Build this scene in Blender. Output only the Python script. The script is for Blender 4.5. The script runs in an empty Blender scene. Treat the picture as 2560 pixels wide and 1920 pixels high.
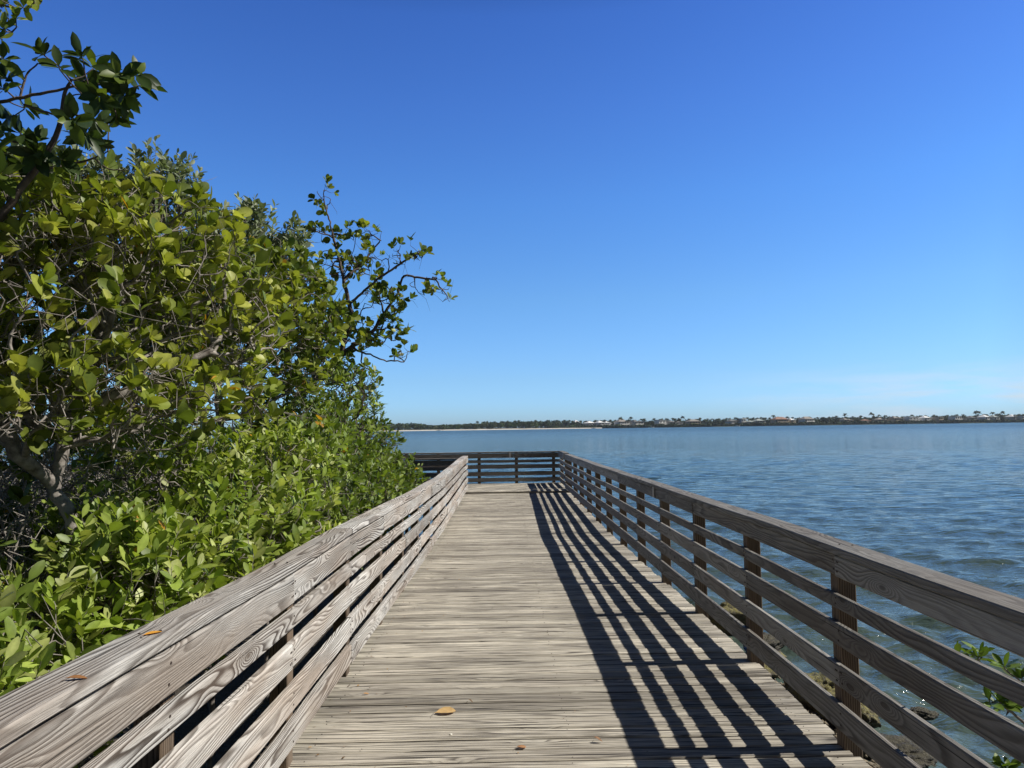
import bpy, math, random
import numpy as np
R_=math.radians
random.seed(7); rng=np.random.default_rng(7)
S=bpy.context.scene
COL=S.collection
# ------------------------------------------------------------------ camera
CAMZ=1.6; FPX=1800.0
PITCH=math.atan(108/FPX); YAW=R_(0.5); ROLL=R_(0.8)
Fv=np.array([math.sin(YAW)*math.cos(PITCH),math.cos(YAW)*math.cos(PITCH),math.sin(PITCH)])
R0=np.array([math.cos(YAW),-math.sin(YAW),0.0]); U0=np.cross(R0,Fv)
Rv=R0*math.cos(ROLL)-U0*math.sin(ROLL); Uv=U0*math.cos(ROLL)+R0*math.sin(ROLL)
cam=bpy.data.cameras.new('camera'); camo=bpy.data.objects.new('camera',cam); COL.objects.link(camo)
import mathutils
M=mathutils.Matrix(((Rv[0],Uv[0],-Fv[0],0),(Rv[1],Uv[1],-Fv[1],0),(Rv[2],Uv[2],-Fv[2],CAMZ),(0,0,0,1)))
camo.matrix_world=M
cam.sensor_width=36; cam.lens=36*FPX/2560; cam.clip_start=0.05; cam.clip_end=100000
S.camera=camo
def at(px,py,Y):
    d=Fv+Rv*(px-1280)/FPX-Uv*(py-960)/FPX
    t=Y/d[1]; return np.array([t*d[0],Y,CAMZ+t*d[2]])
# ------------------------------------------------------------------ sky + sun
SUN_EL=R_(45.0); SUN_AZ=R_(88.0)     # azimuth clockwise from +Y
w=bpy.data.worlds.new('World'); S.world=w; w.use_nodes=True
nt=w.node_tree; N=nt.nodes; L=nt.links
bg=N['Background']
sky=N.new('ShaderNodeTexSky'); sky.sky_type='NISHITA'; sky.sun_disc=False
sky.sun_elevation=SUN_EL; sky.sun_rotation=SUN_AZ; sky.altitude=0; sky.air_density=1.0; sky.dust_density=0.35; sky.ozone_density=2.4
hs=N.new('ShaderNodeHueSaturation'); hs.inputs['Saturation'].default_value=1.12; hs.inputs['Value'].default_value=1.0
L.new(sky.outputs[0],hs.inputs['Color'])
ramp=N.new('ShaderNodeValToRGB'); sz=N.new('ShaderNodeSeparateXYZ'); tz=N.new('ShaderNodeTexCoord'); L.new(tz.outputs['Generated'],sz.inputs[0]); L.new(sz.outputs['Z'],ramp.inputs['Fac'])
ER=[(0.0, (0.2895, 0.4844, 0.862)), (0.031, (0.2895, 0.4844, 0.862)), (0.065, (0.298, 0.4584, 0.7271)), (0.174, (0.3354, 0.5, 0.6907)), (0.301, (0.3103, 0.5, 0.7533)), (0.414, (0.2831, 0.444, 0.7408)), (0.508, (0.2468, 0.3936, 0.7036)), (0.62, (0.074, 0.1181, 0.2111)), (0.8, (0.0173, 0.0276, 0.0493))]  # last stops darken the sky above the view, lowering fill light in shadows
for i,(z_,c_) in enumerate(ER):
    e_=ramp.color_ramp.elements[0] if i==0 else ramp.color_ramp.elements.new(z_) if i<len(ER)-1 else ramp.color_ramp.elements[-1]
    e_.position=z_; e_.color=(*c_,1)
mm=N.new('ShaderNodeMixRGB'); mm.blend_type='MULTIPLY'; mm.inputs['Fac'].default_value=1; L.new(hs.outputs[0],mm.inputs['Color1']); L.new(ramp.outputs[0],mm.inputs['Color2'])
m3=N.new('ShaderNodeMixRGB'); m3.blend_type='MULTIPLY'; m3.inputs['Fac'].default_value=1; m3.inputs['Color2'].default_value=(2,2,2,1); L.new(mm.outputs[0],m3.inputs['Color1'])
# sky dimmed toward the sun side and behind the camera to cut shadow fill
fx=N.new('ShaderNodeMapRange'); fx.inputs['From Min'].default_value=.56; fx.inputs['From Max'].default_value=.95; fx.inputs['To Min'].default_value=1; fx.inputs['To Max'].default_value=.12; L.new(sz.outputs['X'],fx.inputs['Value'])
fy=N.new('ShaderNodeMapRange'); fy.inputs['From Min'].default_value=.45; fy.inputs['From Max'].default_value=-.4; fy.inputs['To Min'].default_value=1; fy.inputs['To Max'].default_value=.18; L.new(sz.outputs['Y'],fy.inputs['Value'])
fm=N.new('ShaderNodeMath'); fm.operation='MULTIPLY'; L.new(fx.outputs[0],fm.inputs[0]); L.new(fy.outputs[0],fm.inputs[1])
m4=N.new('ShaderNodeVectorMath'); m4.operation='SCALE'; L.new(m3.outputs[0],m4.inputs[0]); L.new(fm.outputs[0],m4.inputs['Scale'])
# thin cloud streaks low over the horizon
tc=N.new('ShaderNodeTexCoord'); mp=N.new('ShaderNodeMapping'); mp.inputs['Scale'].default_value=(5,5,42)
L.new(tc.outputs['Generated'],mp.inputs[0])
cn=N.new('ShaderNodeTexNoise'); cn.inputs['Scale'].default_value=1.6; cn.inputs['Detail'].default_value=7; cn.inputs['Roughness'].default_value=.6
L.new(mp.outputs[0],cn.inputs['Vector'])
cr=N.new('ShaderNodeMapRange'); cr.inputs['From Min'].default_value=.40; cr.inputs['From Max'].default_value=.64
L.new(cn.outputs['Fac'],cr.inputs['Value'])
sx=N.new('ShaderNodeSeparateXYZ'); L.new(tc.outputs['Generated'],sx.inputs[0])
e1=N.new('ShaderNodeMapRange'); e1.inputs['From Min'].default_value=.075; e1.inputs['From Max'].default_value=.035; L.new(sx.outputs['Z'],e1.inputs['Value'])
e2=N.new('ShaderNodeMapRange'); e2.inputs['From Min'].default_value=.25; e2.inputs['From Max'].default_value=.52; L.new(sx.outputs['X'],e2.inputs['Value'])
m1=N.new('ShaderNodeMath'); m1.operation='MULTIPLY'; L.new(e1.outputs[0],m1.inputs[0]); L.new(e2.outputs[0],m1.inputs[1])
m2=N.new('ShaderNodeMath'); m2.operation='MULTIPLY'; L.new(m1.outputs[0],m2.inputs[0]); L.new(cr.outputs[0],m2.inputs[1])
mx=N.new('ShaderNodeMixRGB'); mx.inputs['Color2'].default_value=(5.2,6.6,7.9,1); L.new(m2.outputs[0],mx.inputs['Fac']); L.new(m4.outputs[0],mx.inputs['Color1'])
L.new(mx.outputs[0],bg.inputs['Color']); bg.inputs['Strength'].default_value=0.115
sl=bpy.data.lights.new('sun','SUN'); sl.energy=5.0; sl.angle=R_(.5); sl.color=(1,.955,.88)
so=bpy.data.objects.new('sun',sl); COL.objects.link(so)
sd=mathutils.Vector((math.sin(SUN_AZ)*math.cos(SUN_EL),math.cos(SUN_AZ)*math.cos(SUN_EL),math.sin(SUN_EL)))
so.rotation_euler=sd.to_track_quat('Z','Y').to_euler()
S.view_settings.view_transform='Standard'; S.view_settings.look='None'; S.view_settings.exposure=0; S.view_settings.gamma=1
# ------------------------------------------------------------------ helpers
def tag(o,label=None,cat=None,group=None,kind=None):
    if label: o['label']=label
    if cat: o['category']=cat
    if group: o['group']=group
    if kind: o['kind']=kind
    return o
def empty(name,loc=(0,0,0),rz=0):
    o=bpy.data.objects.new(name,None); COL.objects.link(o); o.location=loc; o.rotation_euler=(0,0,rz); o.empty_display_size=.2
    return o
def mesh_obj(name,verts,faces,mats,parent=None,uv=None,seed=None,smooth=False,midx=None,col=None):
    """verts (n,3), faces list; uv: list of per-loop (u,v)"""
    me=bpy.data.meshes.new(name)
    me.from_pydata([tuple(v) for v in verts],[],[tuple(f) for f in faces])
    for m in (mats if isinstance(mats,(list,tuple)) else [mats]): me.materials.append(m)
    if uv is not None:
        l=me.uv_layers.new(name='grain'); l.data.foreach_set('uv',np.asarray(uv,dtype=np.float32).ravel())
    if seed is not None:
        l=me.uv_layers.new(name='seed'); l.data.foreach_set('uv',np.asarray(seed,dtype=np.float32).ravel())
    if smooth: me.polygons.foreach_set('use_smooth',[True]*len(me.polygons))
    if midx is not None: me.polygons.foreach_set('material_index',midx)
    me.update()
    o=bpy.data.objects.new(name,me); COL.objects.link(o)
    if parent: o.parent=parent
    return o
def fast_mesh(name,V,F,mat,parent=None,col=None,smooth=True):
    """V (n,3) array, F: list of (m,k) int arrays; col per-vertex rgba"""
    me=bpy.data.meshes.new(name)
    V=np.asarray(V,dtype=np.float32); me.vertices.add(len(V)); me.vertices.foreach_set('co',V.ravel())
    nl=sum(f.size for f in F); nf=sum(len(f) for f in F)
    me.loops.add(nl); me.polygons.add(nf)
    me.loops.foreach_set('vertex_index',np.concatenate([f.ravel() for f in F]).astype(np.int32))
    tot=np.concatenate([np.full(len(f),f.shape[1]) for f in F]); st=np.concatenate([[0],np.cumsum(tot)[:-1]])
    me.polygons.foreach_set('loop_start',st.astype(np.int32)); me.polygons.foreach_set('loop_total',tot.astype(np.int32))
    if smooth: me.polygons.foreach_set('use_smooth',np.ones(nf,dtype=bool))
    me.update(calc_edges=True); me.validate()
    if col is not None:
        a=me.color_attributes.new('tint','FLOAT_COLOR','POINT'); a.data.foreach_set('color',np.asarray(col,dtype=np.float32).ravel())
    me.materials.append(mat)
    o=bpy.data.objects.new(name,me); COL.objects.link(o)
    if parent: o.parent=parent
    return o
# ------------------------------------------------------------------ materials
class NT:
    def __init__(s,name):
        s.m=bpy.data.materials.new(name); s.m.use_nodes=True; s.t=s.m.node_tree; s.p=s.t.nodes['Principled BSDF']; s.o=s.t.nodes['Material Output']
    def n(s,t,**k):
        x=s.t.nodes.new(t)
        for a,b in k.items():
            if a.startswith('i_'): x.inputs[a[2:].replace('_',' ')].default_value=b
            else: setattr(x,a,b)
        return x
    def l(s,a,b): s.t.links.new(a,b)
    def math(s,op,a,b=None,c=None):
        x=s.n('ShaderNodeMath',operation=op)
        for i,v in enumerate((a,b,c)):
            if v is None: continue
            if isinstance(v,(int,float)): x.inputs[i].default_value=v
            else: s.l(v,x.inputs[i])
        return x.outputs[0]
    def mr(s,v,a,b,c=0,d=1,smooth=False):
        x=s.n('ShaderNodeMapRange'); s.l(v,x.inputs['Value'])
        if smooth: x.interpolation_type='SMOOTHSTEP'
        for k,q in zip(('From Min','From Max','To Min','To Max'),(a,b,c,d)): x.inputs[k].default_value=q
        return x.outputs[0]
    def comb(s,x,y,z):
        c=s.n('ShaderNodeCombineXYZ')
        for i,v in enumerate((x,y,z)):
            if isinstance(v,(int,float)): c.inputs[i].default_value=v
            else: s.l(v,c.inputs[i])
        return c.outputs[0]
    def noise(s,vec,scale=1,detail=2,rough=.5,dist=0):
        x=s.n('ShaderNodeTexNoise'); 
        if vec is not None: s.l(vec,x.inputs['Vector'])
        x.inputs['Scale'].default_value=scale; x.inputs['Detail'].default_value=detail; x.inputs['Roughness'].default_value=rough; x.inputs['Distortion'].default_value=dist
        return x.outputs['Fac']
    def mix(s,f,a,b,mode='MIX'):
        x=s.n('ShaderNodeMixRGB',blend_type=mode)
        for i,v in enumerate((f,a,b)):
            if isinstance(v,(int,float)): x.inputs[i].default_value=v
            elif isinstance(v,tuple): x.inputs[i].default_value=(*v,1)
            else: s.l(v,x.inputs[i])
        return x.outputs[0]
    def bump(s,h,strength=.5,dist=.01):
        b=s.n('ShaderNodeBump'); b.inputs['Strength'].default_value=strength; b.inputs['Distance'].default_value=dist
        s.l(h,b.inputs['Height']); s.l(b.outputs[0],s.p.inputs['Normal']); return b
def wood(name,light,dark,brown,vlin=34,amp=16,brownamt=.5,us=1.0,vs=7.0,fiber=.35,knots=1.0,bumpd=.006,contrast=1.0):
    k=NT(name)
    uv=k.n('ShaderNodeUVMap',uv_map='grain'); sd=k.n('ShaderNodeUVMap',uv_map='seed')
    a=k.n('ShaderNodeSeparateXYZ'); k.l(uv.outputs[0],a.inputs[0]); b=k.n('ShaderNodeSeparateXYZ'); k.l(sd.outputs[0],b.inputs[0])
    u,v=a.outputs[0],a.outputs[1]; r1,r2=b.outputs[0],b.outputs[1]
    z=k.math('MULTIPLY',r1,50)
    f1=k.noise(k.comb(k.math('MULTIPLY',u,us),k.math('MULTIPLY',v,vs),z),1,1.2,.45,.25)
    # knots
    vo=k.n('ShaderNodeTexVoronoi'); vo.feature='F1'; k.l(k.comb(k.math('MULTIPLY',u,1.9),k.math('MULTIPLY',v,5.2),z),vo.inputs['Vector']); vo.inputs['Scale'].default_value=1
    d=vo.outputs['Distance']
    kn=k.math('MULTIPLY',k.math('EXPONENT',k.math('MULTIPLY',k.math('MULTIPLY',d,d),-26.0)),knots)
    kcore=k.mr(d,.10,.05)
    ph=k.math('ADD',k.math('ADD',k.math('MULTIPLY',v,vlin),k.math('MULTIPLY',f1,amp)),k.math('MULTIPLY',kn,6.0))
    ph=k.math('ADD',ph,k.math('MULTIPLY',k.noise(k.comb(k.math('MULTIPLY',u,9),k.math('MULTIPLY',v,40),z),1,2),.35))
    fr=k.math('FRACT',ph)
    ring=k.math('MULTIPLY',k.mr(fr,0.2,.80,0,1,True),k.mr(fr,1.0,.86,0,1,True))
    ringvis=k.mr(k.noise(k.comb(k.math('MULTIPLY',u,.9),k.math('MULTIPLY',v,5),k.math('ADD',z,9)),1,2),.3,.62,.35,1)
    ring=k.math('MULTIPLY',ring,ringvis)
    fib=k.noise(k.comb(k.math('MULTIPLY',u,7),k.math('MULTIPLY',v,260),z),1,3,.65)
    fibc=k.mr(fib,.35,.7,0,1)
    br=k.mr(k.noise(k.comb(k.math('MULTIPLY',u,.8),k.math('MULTIPLY',v,4),k.math('ADD',z,21)),1,3,.6),.40,.66,0,brownamt)
    base=k.mix(br,light,brown)
    dk=k.mix(br,dark,tuple(x*y for x,y in zip(brown,(.42,.38,.36))))
    c=k.mix(k.math('MULTIPLY',ring,contrast),base,dk)
    c=k.mix(k.math('MULTIPLY',fibc,fiber),c,dk)
    c=k.mix(k.math('MULTIPLY',kcore,.75*min(1,knots)),c,tuple(x*.35 for x in brown))
    crk=k.mr(k.noise(k.comb(k.math('MULTIPLY',u,1.1),k.math('MULTIPLY',v,95),k.math('ADD',z,33)),1,1.5,.5,.12),.67,.71)
    c=k.mix(k.math('MULTIPLY',crk,.85),c,tuple(x*.25 for x in dark))
    gr=k.mr(k.noise(k.comb(k.math('MULTIPLY',u,2.6),k.math('MULTIPLY',v,9),k.math('ADD',z,61)),1,5,.7),.50,.72,0,.28)
    c=k.mix(gr,c,tuple(x*.9 for x in dark))
    tone=k.mr(r2,0,1,.74,1.14)
    c=k.mix(1.0,c,k.comb(tone,tone,k.math('MULTIPLY',tone,.99)),'MULTIPLY')
    k.l(c,k.p.inputs['Base Color']); k.p.inputs['Roughness'].default_value=.78; k.p.inputs['Specular IOR Level'].default_value=.25
    h=k.math('SUBTRACT',k.math('MULTIPLY',ring,-.6),k.math('MULTIPLY',fibc,.5))
    k.bump(h,.55,bumpd)
    return k.m
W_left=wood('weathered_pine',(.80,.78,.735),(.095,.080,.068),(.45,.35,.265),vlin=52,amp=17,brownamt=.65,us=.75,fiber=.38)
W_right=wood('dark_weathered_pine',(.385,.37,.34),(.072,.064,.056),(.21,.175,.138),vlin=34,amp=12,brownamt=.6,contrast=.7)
W_post=wood('post_pine',(.23,.18,.135),(.08,.058,.04),(.19,.125,.075),vlin=70,amp=6,brownamt=.7,knots=.4)
def deckwood():
    k=NT('deck_planks')
    uv=k.n('ShaderNodeUVMap',uv_map='grain'); sd=k.n('ShaderNodeUVMap',uv_map='seed')
    a=k.n('ShaderNodeSeparateXYZ'); k.l(uv.outputs[0],a.inputs[0]); b=k.n('ShaderNodeSeparateXYZ'); k.l(sd.outputs[0],b.inputs[0])
    u,v=a.outputs[0],a.outputs[1]; r1,r2=b.outputs[0],b.outputs[1]; z=k.math('MULTIPLY',r1,70)
    f1=k.noise(k.comb(k.math('MULTIPLY',u,.8),k.math('MULTIPLY',v,9),z),1,1.5,.5,.2)
    vo=k.n('ShaderNodeTexVoronoi'); k.l(k.comb(k.math('MULTIPLY',u,1.7),k.math('MULTIPLY',v,6.5),z),vo.inputs['Vector']); vo.inputs['Scale'].default_value=1
    d=vo.outputs['Distance']; kn=k.math('EXPONENT',k.math('MULTIPLY',k.math('MULTIPLY',d,d),-38.0))
    ph=k.math('ADD',k.math('ADD',k.math('MULTIPLY',v,40),k.math('MULTIPLY',f1,6)),k.math('MULTIPLY',kn,3.5))
    fr=k.math('FRACT',ph); ring=k.math('MULTIPLY',k.mr(fr,.45,.86,0,1),k.mr(fr,1,.90,0,1))
    ring=k.math('MULTIPLY',ring,k.mr(k.noise(k.comb(k.math('MULTIPLY',u,2.5),k.math('MULTIPLY',v,22),k.math('ADD',z,5)),1,3,.6),.36,.56,.15,1))
    fib=k.mr(k.noise(k.comb(k.math('MULTIPLY',u,2.2),k.math('MULTIPLY',v,110),z),1,4,.75),.44,.66)
    crk=k.mr(k.noise(k.comb(k.math('MULTIPLY',u,1.5),k.math('MULTIPLY',v,80),k.math('ADD',z,40)),1,2,.6,.12),.575,.605)
    tint=k.mr(k.noise(k.comb(k.math('MULTIPLY',u,.9),k.math('MULTIPLY',v,6),k.math('ADD',z,13)),1,3,.6),.35,.68)
    geo=k.n('ShaderNodeNewGeometry'); dirt=k.mr(k.noise(geo.outputs['Position'],.9,5,.65),.42,.66)
    base=k.mix(tint,(.77,.71,.58),(.56,.51,.42))
    tonev=k.mr(r2,0,1,.62,1.2)
    base=k.mix(1.0,base,k.comb(tonev,tonev,tonev),'MULTIPLY')
    base=k.mix(k.math('MULTIPLY',dirt,.38),base,(.17,.15,.125))
    c=k.mix(k.math('MULTIPLY',ring,.86),base,(.085,.072,.06))
    c=k.mix(k.math('MULTIPLY',fib,.66),c,(.12,.10,.082))
    c=k.mix(k.math('MULTIPLY',crk,.85),c,(.035,.03,.026))
    pale=k.mr(d,.2,.08); c=k.mix(k.math('MULTIPLY',pale,.4),c,(.52,.49,.43))
    c=k.mix(k.math('MULTIPLY',k.mr(d,.06,.03),.8),c,(.10,.075,.055))
    k.l(c,k.p.inputs['Base Color']); k.p.inputs['Roughness'].default_value=.82; k.p.inputs['Specular IOR Level'].default_value=.2
    h=k.math('SUBTRACT',k.math('SUBTRACT',k.math('MULTIPLY',ring,-.5),k.math('MULTIPLY',fib,.5)),crk)
    k.bump(h,.6,.004)
    return k.m
W_deck=deckwood()
def plain(name,col,rough=.7,spec=.3,ns=0,var=.25,bumpd=0,metal=0):
    k=NT(name); 
    if ns:
        g=k.n('ShaderNodeNewGeometry'); f=k.noise(g.outputs['Position'],ns,4,.6)
        c=k.mix(k.mr(f,.3,.7),tuple(x*(1-var) for x in col),tuple(min(1,x*(1+var)) for x in col)); k.l(c,k.p.inputs['Base Color'])
        if bumpd: k.bump(f,.8,bumpd)
    else: k.p.inputs['Base Color'].default_value=(*col,1)
    k.p.inputs['Roughness'].default_value=rough; k.p.inputs['Specular IOR Level'].default_value=spec; k.p.inputs['Metallic'].default_value=metal
    return k.m
M_nail=plain('rusted_nail',(.05,.035,.028),.7)
M_plate=plain('pale_batten',(.55,.53,.50),.6,ns=30,var=.12)
M_under=plain('treated_joist',(.10,.08,.06),.9,ns=8)
def leafmat(name,rough=.44,trans=.30,spec=.36,tm=(1.25,1.3,.55),coat=0):
    k=NT(name); at_=k.n('ShaderNodeAttribute',attribute_name='tint')
    g=k.n('ShaderNodeNewGeometry'); f=k.noise(g.outputs['Position'],38,3,.6)
    c=k.mix(k.mr(f,.35,.7,0,.35),at_.outputs['Color'],(0,0,0)) ; c=k.mix(.25,c,at_.outputs['Color'])
    k.l(c,k.p.inputs['Base Color']); k.p.inputs['Roughness'].default_value=rough; k.p.inputs['Specular IOR Level'].default_value=spec
    tr=k.n('ShaderNodeBsdfTranslucent'); cc=k.mix(1.0,at_.outputs['Color'],tm,'MULTIPLY'); k.l(cc,tr.inputs['Color'])
    ms=k.n('ShaderNodeMixShader'); ms.inputs[0].default_value=trans; k.l(k.p.outputs[0],ms.inputs[1]); k.l(tr.outputs[0],ms.inputs[2]); k.l(ms.outputs[0],k.o.inputs['Surface'])
    return k.m
L_mat=leafmat('leaf_green')
L_silver=leafmat('leaf_silver',.55,.2,.4,(1.2,1.3,.6))
L_dry=leafmat('leaf_dry',.6,.15,.3,(1.2,1.0,.5))
def barkmat(name,a,b):
    k=NT(name); g=k.n('ShaderNodeNewGeometry')
    f=k.noise(g.outputs['Position'],22,5,.65); f2=k.noise(g.outputs['Position'],5,3,.5)
    c=k.mix(k.mr(f,.35,.65),a,b); c=k.mix(k.mr(f2,.5,.7,0,.5),c,tuple(min(1,x*1.7) for x in b))
    k.l(c,k.p.inputs['Base Color']); k.p.inputs['Roughness'].default_value=.85; k.p.inputs['Specular IOR Level'].default_value=.2; k.bump(f,.7,.01)
    return k.m
B_grey=barkmat('bark_grey',(.12,.10,.085),(.34,.31,.275))
B_twig=barkmat('bark_twig',(.17,.15,.125),(.42,.385,.34))
B_dark=barkmat('bark_dark',(.06,.047,.04),(.16,.13,.11))
def watermat():
    k=NT('bay_water'); g=k.n('ShaderNodeNewGeometry'); pos=g.outputs['Position']
    s=k.n('ShaderNodeSeparateXYZ'); k.l(pos,s.inputs[0])
    dist=k.math('SQRT',k.math('ADD',k.math('MULTIPLY',s.outputs[0],s.outputs[0]),k.math('MULTIPLY',s.outputs[1],s.outputs[1])))
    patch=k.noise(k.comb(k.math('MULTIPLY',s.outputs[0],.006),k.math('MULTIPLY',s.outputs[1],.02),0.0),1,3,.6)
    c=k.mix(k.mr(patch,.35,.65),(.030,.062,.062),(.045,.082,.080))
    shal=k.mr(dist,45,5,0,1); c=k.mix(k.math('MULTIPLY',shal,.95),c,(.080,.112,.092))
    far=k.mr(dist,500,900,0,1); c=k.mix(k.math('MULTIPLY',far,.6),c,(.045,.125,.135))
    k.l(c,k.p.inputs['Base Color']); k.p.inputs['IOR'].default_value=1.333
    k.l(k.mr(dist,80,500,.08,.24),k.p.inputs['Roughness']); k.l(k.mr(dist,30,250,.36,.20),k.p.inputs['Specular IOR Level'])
    n1=k.noise(k.comb(k.math('MULTIPLY',s.outputs[0],2.2),k.math('MULTIPLY',s.outputs[1],4.4),0.0),1.7,3,.6,.4)
    n2=k.noise(k.comb(k.math('MULTIPLY',s.outputs[0],.55),k.math('MULTIPLY',s.outputs[1],1.5),3.0),1,3,.6,.5)
    n3=k.noise(k.comb(k.math('MULTIPLY',s.outputs[0],.20),k.math('MULTIPLY',s.outputs[1],.34),7.0),1,4,.65,.3)
    b1=k.n('ShaderNodeBump'); b1.inputs['Strength'].default_value=.9; b1.inputs['Distance'].default_value=.055; k.l(n1,b1.inputs['Height'])
    b2=k.n('ShaderNodeBump'); b2.inputs['Distance'].default_value=.42; k.l(k.mr(dist,10,50,.1,1),b2.inputs['Strength']); k.l(n2,b2.inputs['Height']); k.l(b1.outputs[0],b2.inputs['Normal'])
    b3=k.n('ShaderNodeBump'); b3.inputs['Distance'].default_value=1.1; k.l(k.mr(dist,40,160,0,1),b3.inputs['Strength']); k.l(n3,b3.inputs['Height']); k.l(b2.outputs[0],b3.inputs['Normal']); b2=b3
    k.l(b2.outputs[0],k.p.inputs['Normal'])
    return k.m
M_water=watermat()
# ------------------------------------------------------------------ profile of the settled boardwalk
def deckz(y): return float(np.interp(y,[0,5,8,11.5,15,18.3,21],[0,0,-.045,-.09,-.075,-.06,-.06]))
def capL(y): return float(np.interp(y,[0,1.5,2.2,3.5,5,8,11.6,14,17.3,19],[.975,.975,.96,.93,.915,.84,.785,.80,.835,.825]))
def capR(y): return float(np.interp(y,[0,2,4.5,7.7,12.4,16,20],[.968,.967,.957,.932,.89,.865,.84]))
WATER=-1.5
# ------------------------------------------------------------------ setting: water
def build_water():
    rr=[1.0]
    while rr[-1]<260: rr.append(rr[-1]*1.0075+.004)
    while rr[-1]<1500: rr.append(rr[-1]*1.04)
    rr+= [2500,5000,9000]
    r=np.array(rr)
    a=np.concatenate([np.arange(-34,78,.135),np.arange(78,326,4.0)]); a=np.radians(a)
    A,Rr=np.meshgrid(a,r); X=Rr*np.sin(A); Y=Rr*np.cos(A); Z=np.zeros_like(X)
    dr=np.gradient(r)[:,None]; da=Rr*math.radians(.135); 
    g=np.random.default_rng(3)
    for i in range(90):
        lam=math.exp(g.uniform(math.log(.19),math.log(2.6)))
        th=g.normal(R_(20),.65)          # wave travel direction
        kx=2*math.pi/lam*math.sin(th); ky=2*math.pi/lam*math.cos(th)
        amp=lam*.0078*(1.0 if lam<.9 else .45)
        res=np.maximum(dr,da)/lam
        fade=np.clip((.33-res)/.15,0,1)
        ph=g.uniform(0,6.28)+.6*np.sin(X*.21+i)+.6*np.sin(Y*.17+2*i)
        s=np.sin(kx*X+ky*Y+ph)
        Z+=amp*fade*(s+.35*np.cos(2*(kx*X+ky*Y+ph)))
    gust=.75+.35*np.sin(X*.13+np.sin(Y*.11)*1.5)*np.sin(Y*.09+1)
    Z*=gust
    Z+=WATER
    n,m=X.shape
    V=np.stack([X,Y,Z],-1).reshape(-1,3)
    I=np.arange(n*m).reshape(n,m)
    J=np.roll(I,-1,axis=1)
    F=np.stack([I[:-1],I[1:],J[1:],J[:-1]],-1).reshape(-1,4)
    o=fast_mesh('water',V,[F],M_water); tag(o,kind='structure')
build_water()
# ground bank under and beside the boardwalk
def nz(x,y,s=1.0,seed=0):
    v=0
    for i in range(5):
        f=s*1.9**i; v+=np.sin(x*f*1.3+seed+i*1.7+1.3*np.sin(y*f*.9+i))*np.cos(y*f*1.1+seed*2+i*2.3+np.sin(x*f*.7))/1.6**i
    return v
def build_ground():
    xs=np.concatenate([np.arange(-60,-8,2),np.arange(-8,1.4,.35),np.arange(1.4,5.0,.06),np.arange(5,12,1.0)]); ys=np.concatenate([np.arange(-20,1,1.5),np.arange(1,20,.12),np.arange(20,60,2)])
    X,Y=np.meshgrid(xs,ys)
    shore=np.interp(Y,[-20,0,5,8,11,14,17,20,60],[4.0,3.7,3.45,3.35,3.1,2.4,-.5,-4,-12])+.22*nz(X*0,Y,.9)
    d=shore-X
    Z=WATER+np.clip(d*.30,-2,.55)+.035*nz(X,Y,3.0,2)*np.clip(1-np.abs(d),.3,1)+.03*nz(X,Y,9,5)*(np.abs(d)<2)
    n,m=X.shape; V=np.stack([X,Y,Z],-1).reshape(-1,3); I=np.arange(n*m).reshape(n,m)
    F=np.stack([I[:-1,:-1],I[:-1,1:],I[1:,1:],I[1:,:-1]],-1).reshape(-1,4)
    k=NT('shore_ground'); g=k.n('ShaderNodeNewGeometry'); p=g.outputs['Position']
    s=k.n('ShaderNodeSeparateXYZ'); k.l(p,s.inputs[0])
    f=k.noise(p,9,6,.7); f2=k.noise(p,45,3,.6)
    c=k.mix(k.mr(f,.35,.65),(.12,.10,.07),(.30,.26,.19)); c=k.mix(k.mr(f2,.45,.7,0,.6),c,(.05,.042,.03))
    mud=k.mr(s.outputs[0],1.5,-.8,0,1); c=k.mix(k.math('MULTIPLY',mud,.85),c,(.045,.035,.025))
    wet=k.mr(s.outputs[2],-1.34,-1.46,0,1); c=k.mix(k.math('MULTIPLY',wet,.7),c,(.035,.032,.024))
    k.l(c,k.p.inputs['Base Color']); k.l(k.mr(wet,0,1,.9,.25),k.p.inputs['Roughness']); k.bump(k.math('ADD',f,f2),.9,.03)
    o=fast_mesh('ground',V,[F],k.m); tag(o,kind='structure')
build_ground()
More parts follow.
